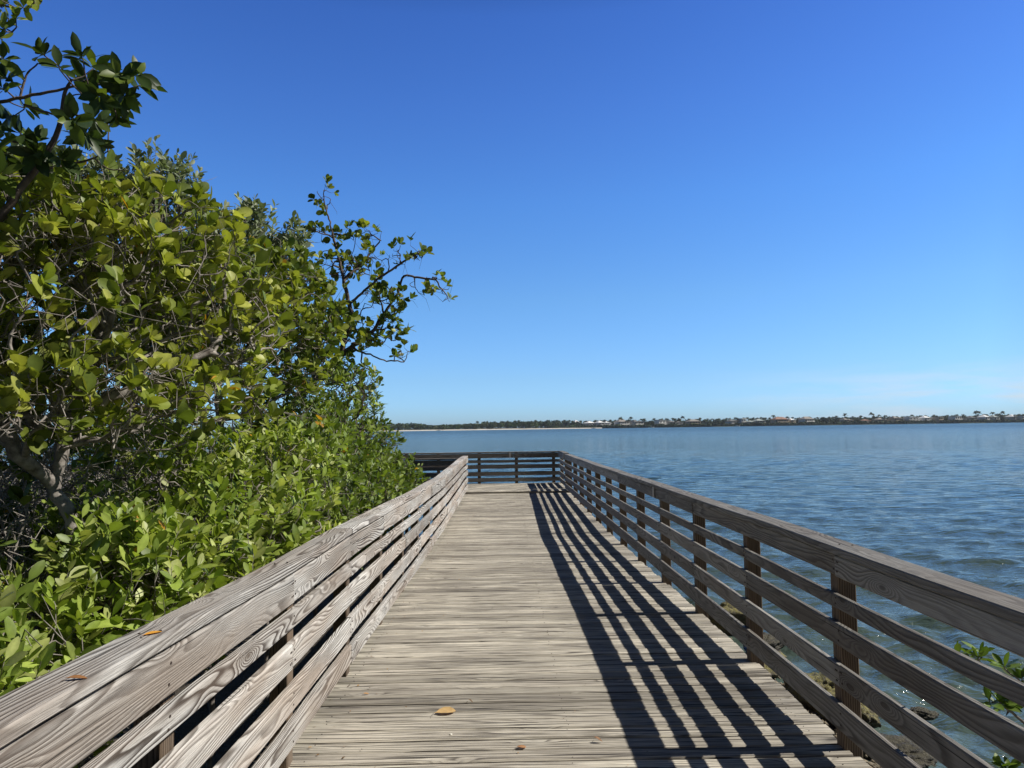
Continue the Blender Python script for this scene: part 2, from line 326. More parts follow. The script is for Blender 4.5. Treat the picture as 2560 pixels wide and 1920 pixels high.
# ------------------------------------------------------------------ boards
class Wd:
    """collects bevelled boards into one mesh with grain uv"""
    def __init__(s): s.v=[];s.f=[];s.uv=[];s.sd=[];s.mi=[]
    def board(s,pts,n,w,h,seed=None,ch=.004,up=(0,0,1)):
        """pts: path of top-face centre; n: unit vector across the width w; h: depth below"""
        if seed is None: seed=(random.random(),random.random())
        pts=[np.array(p,float) for p in pts]; n=np.array(n,float); up=np.array(up,float)
        cs=[(-w/2+ch,0),(w/2-ch,0),(w/2,-ch),(w/2,-h+ch),(w/2-ch,-h),(-w/2+ch,-h),(-w/2,-h+ch),(-w/2,-ch)]
        per=[0]
        for i in range(8):
            a=cs[i];b=cs[(i+1)%8]; per.append(per[-1]+math.hypot(b[0]-a[0],b[1]-a[1]))
        base=len(s.v); L_=0; u0=random.random()*20
        us=[]
        for i,p in enumerate(pts):
            if i: L_+=np.linalg.norm(p-pts[i-1])
            us.append(u0+L_)
            for a,b in cs: s.v.append(p+n*a+up*b)
        for i in range(len(pts)-1):
            for j in range(8):
                k=(j+1)%8
                s.f.append((base+i*8+j,base+i*8+k,base+(i+1)*8+k,base+(i+1)*8+j))
                s.uv+=[(us[i],per[j]),(us[i],per[j+1]),(us[i+1],per[j+1]),(us[i+1],per[j])]
                s.sd+=[seed]*4; s.mi.append(0)
        for i,rev in ((0,True),(len(pts)-1,False)):
            idx=[base+i*8+j for j in range(8)]
            uvs=[(a*.3,b) for a,b in cs]
            if not rev: pass
            if rev: idx=idx[::-1]; uvs=uvs[::-1]
            s.f.append(tuple(idx)); s.uv+=uvs; s.sd+=[seed]*8; s.mi.append(0)
    def disc(s,c,nrm,r=.005,t=.0025):
        """nail head, slightly proud of the wood"""
        nrm=np.array(nrm,float); a=np.cross(nrm,(0,1,.3)); 
        if np.linalg.norm(a)<.1: a=np.cross(nrm,(1,0,.3))
        a/=np.linalg.norm(a); b=np.cross(nrm,a); base=len(s.v); c=np.array(c,float)
        for z,q in ((-.002,1),(t,.8)):
            for i in range(6):
                th=i*math.pi/3; s.v.append(c+nrm*z+(a*math.cos(th)+b*math.sin(th))*r*q)
        s.f.append(tuple(base+6+i for i in range(6))); s.uv+=[(0,0)]*6; s.sd+=[(0,0)]*6; s.mi.append(1)
        for i in range(6):
            j=(i+1)%6; s.f.append((base+i,base+j,base+6+j,base+6+i)); s.uv+=[(0,0)]*4; s.sd+=[(0,0)]*4; s.mi.append(1)
    def build(s,name,mat,parent=None):
        return mesh_obj(name,s.v,s.f,[mat,M_nail],parent,s.uv,s.sd,False,s.mi)
# ------------------------------------------------------------------ deck
def clip_poly(poly,axis,val,keep_less):
    out=[]
    for i in range(len(poly)):
        a=poly[i];b=poly[(i+1)%len(poly)]
        ia=(a[axis]<=val)==keep_less or a[axis]==val; ib=(b[axis]<=val)==keep_less or b[axis]==val
        if ia: out.append(a)
        if ia!=ib:
            t=(val-a[axis])/(b[axis]-a[axis]); out.append((a[0]+t*(b[0]-a[0]),a[1]+t*(b[1]-a[1])))
    return out
def build_deck():
    wd=Wd(); y=-1.5; XL,XR=-1.13,1.665
    while y<18.25:
        wdt=.1235+random.uniform(-.003,.003); yc=y+wdt/2
        z=deckz(yc)+random.uniform(-.003,.003); tl=random.uniform(-.004,.004)
        xr=XR+random.uniform(-.012,.012)-.006*max(0,yc-4); xl=XL+random.uniform(-.01,.01)
        skew=random.uniform(-.004,.004)
        pts=[(xl+(xr-xl)*t,yc+skew*(t-.5)+.0015*math.sin(t*7+y*3),z+tl*(t-.5)+.0015*math.sin(t*9+y)) for t in np.linspace(0,1,8)]
        wd.board(pts,(0,1,0),wdt-random.uniform(.008,.014),.035,ch=.007)
        for xx in (-1.0,.3,1.56):
            for dy in (-.03,.03):
                wd.disc((xx+random.uniform(-.012,.012),yc+dy+random.uniform(-.006,.006),z+tl*((xx-xl)/(xr-xl)-.5)+.0012),(0,0,1),.003,.001) if random.random()<.6 else None
        y+=wdt
    # mitred corner: diagonal boards in a square, raised a little on its own joists
    zc=-.015; x0,x1,y0,y1=-1.13,1.56,18.33,20.95
    wd.board([(x0,18.29,zc),(x1,18.29,zc)],(0,1,0),.07,.10,ch=.004)
    d=np.array([.7071,.7071]); nn=np.array([-.7071,.7071])
    s=-3.2
    while s<3.4:
        c=np.array([(x0+x1)/2,(y0+y1)/2])+nn*s; wb=.118
        wb=.110; poly=[tuple(c-d*4-nn*wb/2),tuple(c+d*4-nn*wb/2),tuple(c+d*4+nn*wb/2),tuple(c-d*4+nn*wb/2)]
        for ax,val,kl in ((0,x1,True),(0,x0,False),(1,y1,True),(1,y0,False)):
            if poly: poly=clip_poly(poly,ax,val,kl)
        if len(poly)>=3:
            b=len(wd.v); k=len(poly); sd=(random.random(),random.random()); zz=zc+random.uniform(-.002,.002)
            for p in poly: wd.v.append(np.array([p[0],p[1],zz]))
            for p in poly: wd.v.append(np.array([p[0],p[1],zz-.035]))
            def uvf(p): q=np.array(p[:2]); return (float(q@d),float((q-c)@nn))
            wd.f.append(tuple(b+i for i in range(k))); wd.uv+=[uvf(p) for p in poly]; wd.sd+=[sd]*k; wd.mi.append(0)
            for i in range(k):
                j=(i+1)%k; wd.f.append((b+j,b+i,b+k+i,b+k+j)); wd.uv+=[uvf(poly[j]),uvf(poly[i]),uvf(poly[i]),uvf(poly[j])]; wd.sd+=[sd]*4; wd.mi.append(0)
        s+=.126
    # the wing to the left
    x=x0-.06
    while x>-9:
        wd.board([(x,18.33,zc+random.uniform(-.002,.002)),(x,20.95,zc)],(1,0,0),.118,.035); x-=.125
    o=wd.build('boardwalk',W_deck); tag(o,kind='structure')
    w2=Wd()
    for xx in (-1.04,-.2,.6,1.60):
        ys=np.linspace(-1.5,18.2,30); w2.board([(xx,y,deckz(y)-.042) for y in ys],(1,0,0),.045,.19)
    for yy in (18.42,19.6,20.88): w2.board([(-9,yy,zc-.04),(1.58,yy,zc-.04)],(0,1,0),.045,.19)
    o2=mesh_obj('joists',w2.v,w2.f,[M_under],o,w2.uv,w2.sd)
build_deck()
# ------------------------------------------------------------------ railings
# rail levels below the underside of the cap (top, bottom)
LVR=[(-.193,-.260),(-.346,-.452),(-.536,-.644),(-.732,-.860)]
LV=[(-.19,-.272),(-.335,-.452),(-.53,-.644),(-.71,-.822)]
def spans(a,b,posts,lo=2,hi=4):
    """cut a..b into boards that meet on posts"""
    out=[];i=0; c=a; ps=[p for p in posts if a+.3<p<b-.3]
    while c<b-1e-6:
        k=random.randint(lo,hi); nxt=[p for p in ps if p>c+.5]
        e=nxt[k-1] if len(nxt)>=k else b
        if b-e<.8: e=b
        out.append((c,e)); c=e
    return out
def railing(name,label,p0,direction,inward,length,posts,capz,wmat,pmat,capw=.14,facecap=True,wob=.006,post_bottom=-1.75,group=None,plates=(),fh=.14,LV=LV,th=.038,lo=2,hi=4,ks=1.0,facex=0.0,endcap=True,over=.006):
    """p0: start on the inner face line; direction: unit vector along; inward: unit vector toward the walkway"""
    r=empty(name,(p0[0],p0[1],deckz(p0[1]))); tag(r,label,'railing',group)
    inv=mathutils.Matrix.Translation(r.location).inverted()
    d=np.array(direction,float); n=np.array(inward,float); p0=np.array([p0[0],p0[1],0.0])
    def fin(o):
        o.data.transform(inv); return o
    def path(a,b,off,dz,jit):
        k=max(2,int((b-a)/.3)+1); out=[]
        ph=random.random()*6
        for t in np.linspace(a,b,k):
            sag=0
            out.append(p0+d*t+n*(off)+np.array([0,0,capz(t)+dz+jit+.0025*math.sin(t*2.1+ph)]))
        return out
    # cap
    for a,b in spans(0,length,posts,lo+1,hi+1):
        wd=Wd(); j=random.uniform(-wob,wob)*.6
        wd.board(path(a+.0015,b-.0015,-capw/2+over+random.uniform(-.004,.004),.04,j),n,capw,.038,ch=.005)
        for p in posts:
            if a<p<b:
                c=p0+d*p+n*(-capw/2-.02)+np.array([0,0,capz(p)+.04+j+.001])
                wd.disc(c,(0,0,1),.005); wd.disc(c+n*.05+d*.03,(0,0,1),.005)
        fin(wd.build('cap_board',wmat,r))
    def facing(lv,partname,jw):
        t_,b_=lv
        for a,b in spans(0,length,posts,lo,hi):
            wd=Wd(); j=random.uniform(-wob,wob); off=-th/2+random.uniform(-.003,.004)+facex*0
            bow=random.uniform(-.006,.006)
            k=max(3,int((b-a)/.25)+1); pts=[]
            for t in np.linspace(a+.0015,b-.0015,k):
                s=(t-a)/(b-a)
                pts.append(p0+d*t+n*off+np.array([0,0,capz(t)+t_+j+bow*math.sin(s*math.pi)]))
            wd.board(pts,n,th,t_-b_+random.uniform(-.003,.003),ch=.006)
            for p in list(posts)+[a+.03,b-.03]:
                if a-.01<=p<=b+.01:
                    q=min(max(p,a+.025),b-.025)
                    for fz in (.28,.72):
                        c=p0+d*(q+random.uniform(-.01,.01))+n*(off+th/2)+np.array([0,0,capz(q)+t_+j-(t_-b_)*fz]); wd.disc(c,n,.0055)
            fin(wd.build(partname,wmat,r))
    facing((-.007,-fh-.002),'fascia_board',wob)
    for lv in LV: facing(tuple(x*ks for x in lv),'rail_board',wob)
    for p in posts:
        wd=Wd(); q=p0+d*p-n*(th+.045+.001); zt=capz(p)-.003+(0 if True else 0)
        wd.board([np.array([q[0],q[1],zt]),np.array([q[0],q[1],(zt+post_bottom)/2]),np.array([q[0]+random.uniform(-.004,.004),q[1],post_bottom])],n,.089,.089,up=-d,ch=.005)
        # board() hangs the section below its path: recentre it on the post
        for i in range(len(wd.v)): wd.v[i]=wd.v[i]+d*(-.0445)*(-1) if False else wd.v[i]-d*(-.0445)
        fin(wd.build('post',pmat,r))
    for t in plates:
        wd=Wd(); c=p0+d*t+n*.0095; zt=capz(t)
        wd.board([c+np.array([0,0,zt+.012]),c+np.array([0,0,zt-fh+.008])],d,.045,.012,up=-n,ch=.002)
        o=wd.build('joint_plate',M_plate,r); fin(o); o['label']='pale batten covering a board joint'
    return r
# left railing, lit by the sun
postsL=[.94]+[2.21+1.27*k for k in range(13)]
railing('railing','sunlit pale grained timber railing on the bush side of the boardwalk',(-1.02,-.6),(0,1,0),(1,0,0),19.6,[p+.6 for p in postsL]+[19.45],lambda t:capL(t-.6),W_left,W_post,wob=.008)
postsR=[.2,1.5]+[3.56+1.325*k for k in range(0,12)]
capr=lambda t:capR(t-.6)
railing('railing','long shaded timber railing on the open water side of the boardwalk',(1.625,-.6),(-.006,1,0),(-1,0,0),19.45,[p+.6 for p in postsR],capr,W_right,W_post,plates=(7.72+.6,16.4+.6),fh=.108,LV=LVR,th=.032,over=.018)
# short return piece at the corner, set inward and a little higher
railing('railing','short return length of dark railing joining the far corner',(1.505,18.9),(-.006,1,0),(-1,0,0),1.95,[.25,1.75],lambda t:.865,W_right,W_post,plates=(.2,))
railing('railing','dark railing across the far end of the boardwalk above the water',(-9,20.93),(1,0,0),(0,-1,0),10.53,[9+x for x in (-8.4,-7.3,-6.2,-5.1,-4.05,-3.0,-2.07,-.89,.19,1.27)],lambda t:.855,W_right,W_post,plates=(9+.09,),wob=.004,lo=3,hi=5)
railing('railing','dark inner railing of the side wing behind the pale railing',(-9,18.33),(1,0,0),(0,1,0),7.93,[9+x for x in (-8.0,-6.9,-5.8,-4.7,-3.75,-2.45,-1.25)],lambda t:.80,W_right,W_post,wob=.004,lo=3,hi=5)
# ------------------------------------------------------------------ rocks on the water's edge
def rockmat(name,a,b,algae):
    k=NT(name); g=k.n('ShaderNodeNewGeometry'); p=g.outputs['Position']
    f=k.noise(p,14,6,.7); s=k.n('ShaderNodeSeparateXYZ'); k.l(g.outputs['Normal'],s.inputs[0])
    c=k.mix(k.mr(f,.35,.65),a,b); al=k.math('MULTIPLY',k.mr(s.outputs[2],.1,.7),k.mr(k.noise(p,22,4,.7),.38,.52)); c=k.mix(k.math('MULTIPLY',al,algae),c,(.26,.23,.06))
    k.l(c,k.p.inputs['Base Color']); k.p.inputs['Roughness'].default_value=.6; k.bump(k.noise(p,40,5,.75),1,.03); return k.m
M_rock=rockmat('algae_rock',(.05,.045,.03),(.18,.15,.09),.9); M_rockd=rockmat('wet_rock',(.02,.018,.015),(.08,.07,.055),.15)
def rock(loc,sz,mat,label,seed,group='rocks along the waterline'):
    import bmesh
    bm=bmesh.new(); bmesh.ops.create_icosphere(bm,subdivisions=5,radius=1)
    for v in bm.verts:
        c=v.co; x,y,z=c
        f=1+.22*math.sin(x*2.3+seed)*math.cos(y*2.7+seed*1.3)+.13*math.sin(z*5+x*4+seed)+.07*math.sin(x*11+y*9+seed)*math.sin(z*10+seed)+.05*math.sin(x*19+seed+2*math.sin(z*13))*math.cos(y*21+z*17)+.035*math.sin(x*47+3*math.sin(y*31))*math.sin(y*43+z*39+seed)
        v.co=mathutils.Vector((x*f*sz[0],y*f*sz[1],z*f*sz[2]))
    me=bpy.data.meshes.new('rock'); bm.to_mesh(me); bm.free(); me.materials.append(mat); me.polygons.foreach_set('use_smooth',[True]*len(me.polygons))
    o=bpy.data.objects.new('rock',me); COL.objects.link(o); o.location=loc; o.rotation_euler=(0,0,seed); tag(o,label,'rock',group); return o
rock((3.42,7.9,-1.38),(.30,.62,.24),M_rock,'largest olive algae covered rock, beyond the railing on the near right',.2)
rock((3.28,10.9,-1.33),(.24,.42,.26),M_rock,'yellow green mossy rock farther along, seen above the lowest rail',1.1)
rock((3.5,9.95,-1.40),(.17,.22,.13),M_rockd,'small black wet rock between the two algae covered rocks',2.0)
rock((4.35,7.75,-1.48),(.13,.08,.06),M_rockd,'black rock barely breaking the surface farthest out from the deck',3.2)
rock((3.55,6.8,-1.45),(.26,.30,.12),M_rockd,'low wet rock awash just in front of the largest algae rock',4.1)
rock((3.15,9.0,-1.36),(.16,.3,.12),M_rock,'low speckled rock tight against the deck edge',5.3)
# rubble of broken shell and stones along the edge
def rubble():
    g=np.random.default_rng(11); n=2600
    ys=g.uniform(2.2,12.5,n); xs=np.interp(ys,[2,5,8,11,12.5],[3.55,3.4,3.3,3.05,2.8])+g.normal(-.18,.33,n)
    sh=np.interp(ys,[-20,0,5,8,11,14,17,20,60],[4.0,3.7,3.45,3.35,3.1,2.4,-.5,-4,-12])
    zs=WATER+np.clip((sh-xs)*.30,-.10,.55)+.02
    t=np.array([[1,0,0],[-1,0,0],[0,1,0],[0,-1,0],[0,0,1],[0,0,-1]],float)
    fc=np.array([[0,2,4],[2,1,4],[1,3,4],[3,0,4],[2,0,5],[1,2,5],[3,1,5],[0,3,5]])
    sc=g.uniform(.012,.05,n)[:,None,None]*g.uniform(.5,1.2,(n,6,1)); q=t[None]*sc; q[:,:,2]*=.6
    an=g.uniform(0,6.28,n); c,s=np.cos(an)[:,None],np.sin(an)[:,None]
    x=q[:,:,0]*c-q[:,:,1]*s; y=q[:,:,0]*s+q[:,:,1]*c
    V=np.stack([x+xs[:,None],y+ys[:,None],q[:,:,2]+zs[:,None]],-1).reshape(-1,3)
    F=(fc[None]+6*np.arange(n)[:,None,None]).reshape(-1,3)
    o=fast_mesh('rubble',V,[F],plain('shell_rubble',(.24,.20,.14),.75,ns=16,var=.75),smooth=False); tag(o,'brown stone and shell rubble lying along the water edge','rubble',kind='stuff')
rubble()
# ------------------------------------------------------------------ vegetation
def unit(v): return v/np.maximum(np.linalg.norm(v,axis=-1,keepdims=True),1e-9)
PROF={'round':([0,.12,.30,.55,.80,.95,1.0],[0,.04,.20,.305,.28,.13,0]),   # mangrove, broad and blunt
      'oval':([0,.12,.34,.58,.82,.96,1.0],[0,.035,.17,.215,.16,.06,0]),     # buttonwood
      'point':([0,.13,.33,.56,.80,.94,1.0],[0,.04,.175,.225,.16,.055,0]),    # pointed
      'lite':([0,.45,.8,1.0],[0,.30,.28,0])}
def leaf_arrays(P,D,Nn,Ln,col,kind,g,fold=.18,curl=.12,cusd=.10):
    s,wd=PROF[kind]; D=unit(D); Sd=unit(np.cross(D,Nn)); Nn=unit(np.cross(Sd,D))
    loc=[];faces4=[];faces3=[]
    idx=[];k=0
    for i,(a,b) in enumerate(zip(s,wd)):
        if b==0: loc.append((a,0,0)); idx.append((k,)); k+=1
        else:
            loc+=[(a,-b,fold*b),(a,0,0),(a,b,fold*b)]; idx.append((k,k+1,k+2)); k+=3
    for i in range(len(idx)-1):
        A,B=idx[i],idx[i+1]
        if len(A)==1: faces3+=[(A[0],B[1],B[0]),(A[0],B[2],B[1])]
        elif len(B)==1: faces3+=[(A[0],A[1],B[0]),(A[1],A[2],B[0])]
        else: faces4+=[(A[0],A[1],B[1],B[0]),(A[1],A[2],B[2],B[1])]
    T=np.array(loc); n=len(P)
    cu=g.normal(curl,cusd,n)[:,None]; wv=g.uniform(.82,1.12,n)[:,None]; fo=g.uniform(.3,1.8,n)[:,None]
    t=T[None,:,0]; sw=T[None,:,1]*wv; h=T[None,:,2]*fo-cu*t*t
    Ls=Ln[:,None,None]
    V=P[:,None,:]+Ls*(t[:,:,None]*D[:,None]+sw[:,:,None]*Sd[:,None]+h[:,:,None]*Nn[:,None])
    m=len(T); off=m*np.arange(n)[:,None,None]
    F4=(np.array(faces4)[None]+off).reshape(-1,4) if faces4 else None
    F3=(np.array(faces3)[None]+off).reshape(-1,3)
    C=np.repeat(np.concatenate([col,np.ones((n,1))],1)[:,None],m,1)
    rib=np.ones((1,m,1)); rib[0,T[:,1]==0]=1.22; C=C.copy(); C[:,:,:3]*=rib
    return V.reshape(-1,3),F3,F4,C.reshape(-1,4)
def tubes(strands,g,sides=5):
    """strands: list of (points (k,3), radii (k))"""
    Vs=[];Fs=[];b=0
    th=np.linspace(0,2*math.pi,sides,endpoint=False); cs,sn=np.cos(th),np.sin(th)
    for P,r in strands:
        k=len(P)
        if k<2: continue
        T=np.gradient(P,axis=0); T=unit(T); ref=np.array([.31,.2,.93]); 
        A=np.cross(T,ref); A=unit(A); B=np.cross(T,A)
        V=P[:,None]+r[:,None,None]*(A[:,None]*cs[None,:,None]+B[:,None]*sn[None,:,None])
        Vs.append(V.reshape(-1,3))
        I=np.arange(k*sides).reshape(k,sides)+b; J=np.roll(I,-1,1)
        Fs.append(np.stack([I[:-1],J[:-1],J[1:],I[1:]],-1).reshape(-1,4)); b+=k*sides
    return np.concatenate(Vs),np.concatenate(Fs)
def smooth(P,r,sub,g,jit):
    """Catmull-Rom with a little waver"""
    k=len(P)
    if k==2:
        m=(P[0]+P[1])/2+g.normal(0,jit,3)*np.linalg.norm(P[1]-P[0]); return np.array([P[0],m,P[1]]),np.array([r[0],(r[0]+r[1])/2,r[1]])
    Q=np.vstack([2*P[0]-P[1],P,2*P[-1]-P[-2]]); out=[];rr=[]
    for i in range(k-1):
        p0,p1,p2,p3=Q[i],Q[i+1],Q[i+2],Q[i+3]
        for t in np.arange(sub)/sub:
            q=.5*((2*p1)+(-p0+p2)*t+(2*p0-5*p1+4*p2-p3)*t*t+(-p0+3*p1-3*p2+p3)*t**3)
            if t>0: q=q+g.normal(0,jit,3)*np.linalg.norm(p2-p1)
            out.append(q); rr.append(r[i]*(1-t)+r[i+1]*t)
    out.append(P[-1]); rr.append(r[-1]); return np.array(out),np.array(rr)
def grow(trunks,pts,g,bf=.35,rtip=.0022,expo=.42,rmax=.05):
    """trunks: list of polylines; first one starts at the base, others start on an earlier point.
       pts: targets; every target is linked to the node that keeps path to the base short."""
    node=[];par=[];pl=[]
    for tr in trunks:
        tr=np.array(tr,float)
        if not node: node.append(tr[0]);par.append(-1);pl.append(0.0);last=0
        else:
            last=int(np.argmin(np.linalg.norm(np.array(node)-tr[0],axis=1)))
        for p in tr[1:]:
            seg=max(1,int(np.linalg.norm(p-node[last])/.16)); a=node[last].copy()
            for q in range(1,seg+1):
                c=a+(p-a)*q/seg; node.append(c);par.append(last);pl.append(pl[last]+np.linalg.norm(c-node[last]));last=len(node)-1
    nb=len(node); order=np.argsort(np.min(np.linalg.norm(pts[:,None]-np.array(node)[None],axis=2),axis=1)); pts=pts[order]
    n=nb+len(pts); ND=np.zeros((n,3)); ND[:nb]=node; PL=np.zeros(n); PL[:nb]=pl; par=par+[0]*len(pts)
    for i,p in enumerate(pts):
        k=nb+i; d=np.linalg.norm(ND[:k]-p,axis=1); c=d+bf*PL[:k]; c[d<.02]+=1
        j=int(np.argmin(c)); ND[k]=p; par[k]=j; PL[k]=PL[j]+d[j]
    par=np.array(par); w=np.ones(n)*1.0
    for k in range(n-1,0,-1):
        if par[k]>=0: w[par[k]]+=w[k]
    kids=[[] for _ in range(n)]
    for k in range(n):
        if par[k]>=0: kids[par[k]].append(k)
    rad=np.minimum(rtip*w**expo,rmax)
    strands=[]
    st=[(0,None)]
    while st:
        k,start=st.pop(); P=[] if start is None else [ND[start]]; r=[] if start is None else [min(rad[start],rad[k]*1.25)]
        while True:
            P.append(ND[k]); r.append(rad[k])
            if not kids[k]: break
            ks=sorted(kids[k],key=lambda q:-w[q])
            for q in ks[1:]: st.append((q,k))
            k=ks[0]
        r[-1]*=.7
        if len(P)>1: strands.append((np.array(P),np.array(r)))
    tips=np.array([len(c)==0 for c in kids]); 
    dirs=np.zeros((n,3)); ok=par>=0; dirs[ok]=ND[ok]-ND[par[ok]]; dirs=unit(dirs)
    return ND,par,rad,strands,tips,dirs,nb
def blobpts(blobs,n,g,shell=.45,cut=None):
    """points inside ellipsoids, thicker towards the outside"""
    vol=np.array([b[1][0]*b[1][1]*b[1][2] for b in blobs]); vol=vol**.85; out=[]
    for b,q in zip(blobs,vol/vol.sum()):
        m=int(n*q)+1; d=unit(g.normal(size=(m,3))); r=g.uniform(shell**3,1,m)**(1/3); out.append(np.array(b[0])+d*r[:,None]*np.array(b[1]))
    P=np.concatenate(out)
    if cut is not None: P=P[cut(P)]
    return P
SUNV=np.array(sd[:])
def foliage(ND,dirs,sel,g,kind,L0,nleaf,pal,style='rosette',upb=.5,sunb=.35,twig=.12,yellow=.004,Lvar=.32):
    """leaf clusters on the chosen nodes; returns leaf arrays and the little twigs that carry them"""
    P0=ND[sel]; D0=dirs[sel]; n=len(P0)
    ax=unit(D0*.6+np.array([0,0,upb])+SUNV*sunb+g.normal(0,.42,(n,3)))
    A=unit(np.cross(ax,g.normal(size=(n,3)))); B=np.cross(ax,A)
    LP=[];LD=[];LN=[];LL=[];LC=[];tw=[]
    pal=np.array(pal)
    ci=g.integers(0,len(pal),n); tone=g.uniform(.75,1.25,n)
    tl=twig*g.uniform(.6,1.3,n)
    bend=g.normal(0,.15,(n,3))
    for j in range(nleaf):
        keep=g.uniform(size=n)<.9
        if style=='rosette':
            f=(j/(nleaf))*.35+.65; ang=j*2.4+g.normal(0,.35,n); el=g.uniform(.45,1.15,n)+.35*(j/nleaf)
        else:
            f=.15+.85*(j+1)/nleaf; ang=j*2.4+g.normal(0,.4,n); el=g.uniform(.45,1.05,n)+(.4 if j==nleaf-1 else 0)
        rad_=A*np.cos(ang)[:,None]+B*np.sin(ang)[:,None]
        d=unit(rad_*np.cos(el)[:,None]+ax*np.sin(el)[:,None])
        p=P0+(ax+bend*f)*(tl*f)[:,None]
        nn=unit(ax*np.cos(el)[:,None]-rad_*np.sin(el)[:,None]+SUNV*.35+g.normal(0,.45,(n,3)))
        Ln=L0*g.normal(1,Lvar,n).clip(.45,1.5)*(1-.15*(f>.93)*(style!='rosette'))
        c=pal[(ci+(g.uniform(size=n)<.3)*g.integers(0,len(pal),n))%len(pal)]*(tone*g.uniform(.82,1.2,n))[:,None]
        yl=g.uniform(size=n)<yellow; c[yl]=np.array([.62,.33,.03])*g.uniform(.7,1.1,(yl.sum(),1))
        LP.append(p[keep]);LD.append(d[keep]);LN.append(nn[keep]);LL.append(Ln[keep]);LC.append(c[keep])
    for i in range(n): 
        q=P0[i]; e=q+(ax[i]+bend[i]*.6)*tl[i]*.55; e2=q+(ax[i]+bend[i])*tl[i]
        tw.append((np.array([q,e,e2]),np.array([.0021,.0017,.0011])*(1 if L0>.05 else .9)))
    return leaf_arrays(np.concatenate(LP),np.concatenate(LD),np.concatenate(LN),np.concatenate(LL),np.concatenate(LC),kind,g),tw
def plant(name,label,cat,trunks,blobs,n,seed,kind,L0,nleaf,pal,bark,leafm,style='rosette',cut=None,leafprob=.8,rtip=.0022,rmax=.05,expo=.42,bf=.35,shell=.45,
          upb=.5,sunb=.35,twig=.12,yellow=.004,extra=0,group=None,innerleaf=None,barecut=None,tsides=5,sub=3):
    g=np.random.default_rng(seed); base=np.array(trunks[0][0],float)
    pts=blobpts(blobs,n,g,shell,cut)
    ND,par,rad,st,tips,dirs,nb=grow(trunks,pts,g,bf,rtip,expo,rmax)
    thick=[];thin=[]
    for P,r in st:
        q=smooth(P,r,sub if r.max()>.004 else 2,g,.05)
        (thick if r.max()>.75*rad.max() else thin).append(q)
    cand=np.arange(len(ND))>=nb
    pr=np.where(tips,leafprob,leafprob*.45)
    sel=np.where(cand&(g.uniform(size=len(ND))<pr))[0]
    if barecut is not None: sel=sel[barecut(ND[sel])]
    (V,F3,F4,C),tw=foliage(ND,dirs,sel,g,kind,L0,nleaf,pal,style,upb,sunb,twig,yellow)
    # bare dead twigs inside the crown
    for i in range(extra):
        k=g.integers(nb,len(ND)); d=unit(g.normal(size=3)+np.array([0,0,-.1])-unit(ND[k]-pts.mean(0))*.5); l=g.uniform(.12,.4); p=ND[k]
        tw.append((np.array([p,p+d*l*.5+g.normal(0,.03,3),p+d*l+g.normal(0,.06,3)]),np.array([.003,.0022,.0011])))
    root=empty(name,base); tag(root,label,cat,group)
    def off(A): return A-base
    if thick:
        v,f=tubes(thick,g,8); fast_mesh('trunk',off(v),[f],bark,root)
    v,f=tubes(thin+tw,g,tsides); fast_mesh('branches',off(v),[f],bark,root)
    fast_mesh('crown',off(V),[F3]+([F4] if F4 is not None else []),leafm,root,C)
    return root
# palettes (linear albedo)
P_mang=[(.24,.29,.045),(.31,.345,.06),(.15,.20,.03),(.42,.44,.10)]
P_lime=[(.25,.33,.055),(.31,.385,.075),(.18,.25,.04),(.40,.44,.14)]
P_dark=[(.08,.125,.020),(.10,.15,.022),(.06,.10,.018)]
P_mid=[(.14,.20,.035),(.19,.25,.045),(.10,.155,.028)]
P_silv=[(.22,.26,.15),(.28,.32,.20),(.16,.20,.11)]
railcut=lambda P:~((P[:,0]>-1.32)&(P[:,2]<1.15))
G=-1.15
def A_(px,py,Y): return tuple(at(px,py,Y))
def bl(px,py,Y,rx,rz,ry=None):
    """ellipsoid: centre seen at px,py in depth Y; radii in metres"""
    return (A_(px,py,Y),(rx,ry if ry else rx,rz))
# -- big leaved mangrove by the railing on the left
plant('mangrove_tree','broad yellow green leaved mangrove with forked pale trunk filling the left of the view','tree',
  [[(-2.72,3.7,G),A_(215,1430,3.75),A_(180,1300,3.7),A_(135,1215,3.7)],[A_(135,1215,3.7),A_(60,1150,3.55),A_(5,1080,3.5),A_(-60,900,3.5),A_(0,700,3.6)],
   [A_(135,1215,3.7),A_(155,1120,3.75),A_(165,1060,3.8),A_(260,860,3.9),A_(250,640,4.0),A_(330,520,4.1)],[A_(165,1060,3.8),A_(330,960,4.0),A_(520,880,4.3)]],
  [bl(120,760,3.7,.62,.55,.6),bl(360,640,4.2,.62,.40,.6),bl(60,560,3.7,.5,.3,.5),bl(300,1010,3.8,.55,.28,.5),bl(520,820,4.7,.55,.42,.6),bl(60,1010,3.3,.30,.18,.3),bl(540,1010,4.4,.38,.2,.4),bl(-150,800,3.6,.5,.8,.6),bl(190,455,3.9,.05,.14),bl(300,470,4.0,.05,.16),bl(420,495,4.1,.06,.14),bl(490,540,4.3,.08,.12),bl(110,480,3.8,.05,.12)],
  2700,21,'round',.075,8,P_mang,B_grey,L_mat,leafprob=.62,rtip=.0024,rmax=.034,shell=.3,upb=.85,sunb=.35,twig=.06,extra=900,cut=railcut,yellow=.005,group=None)
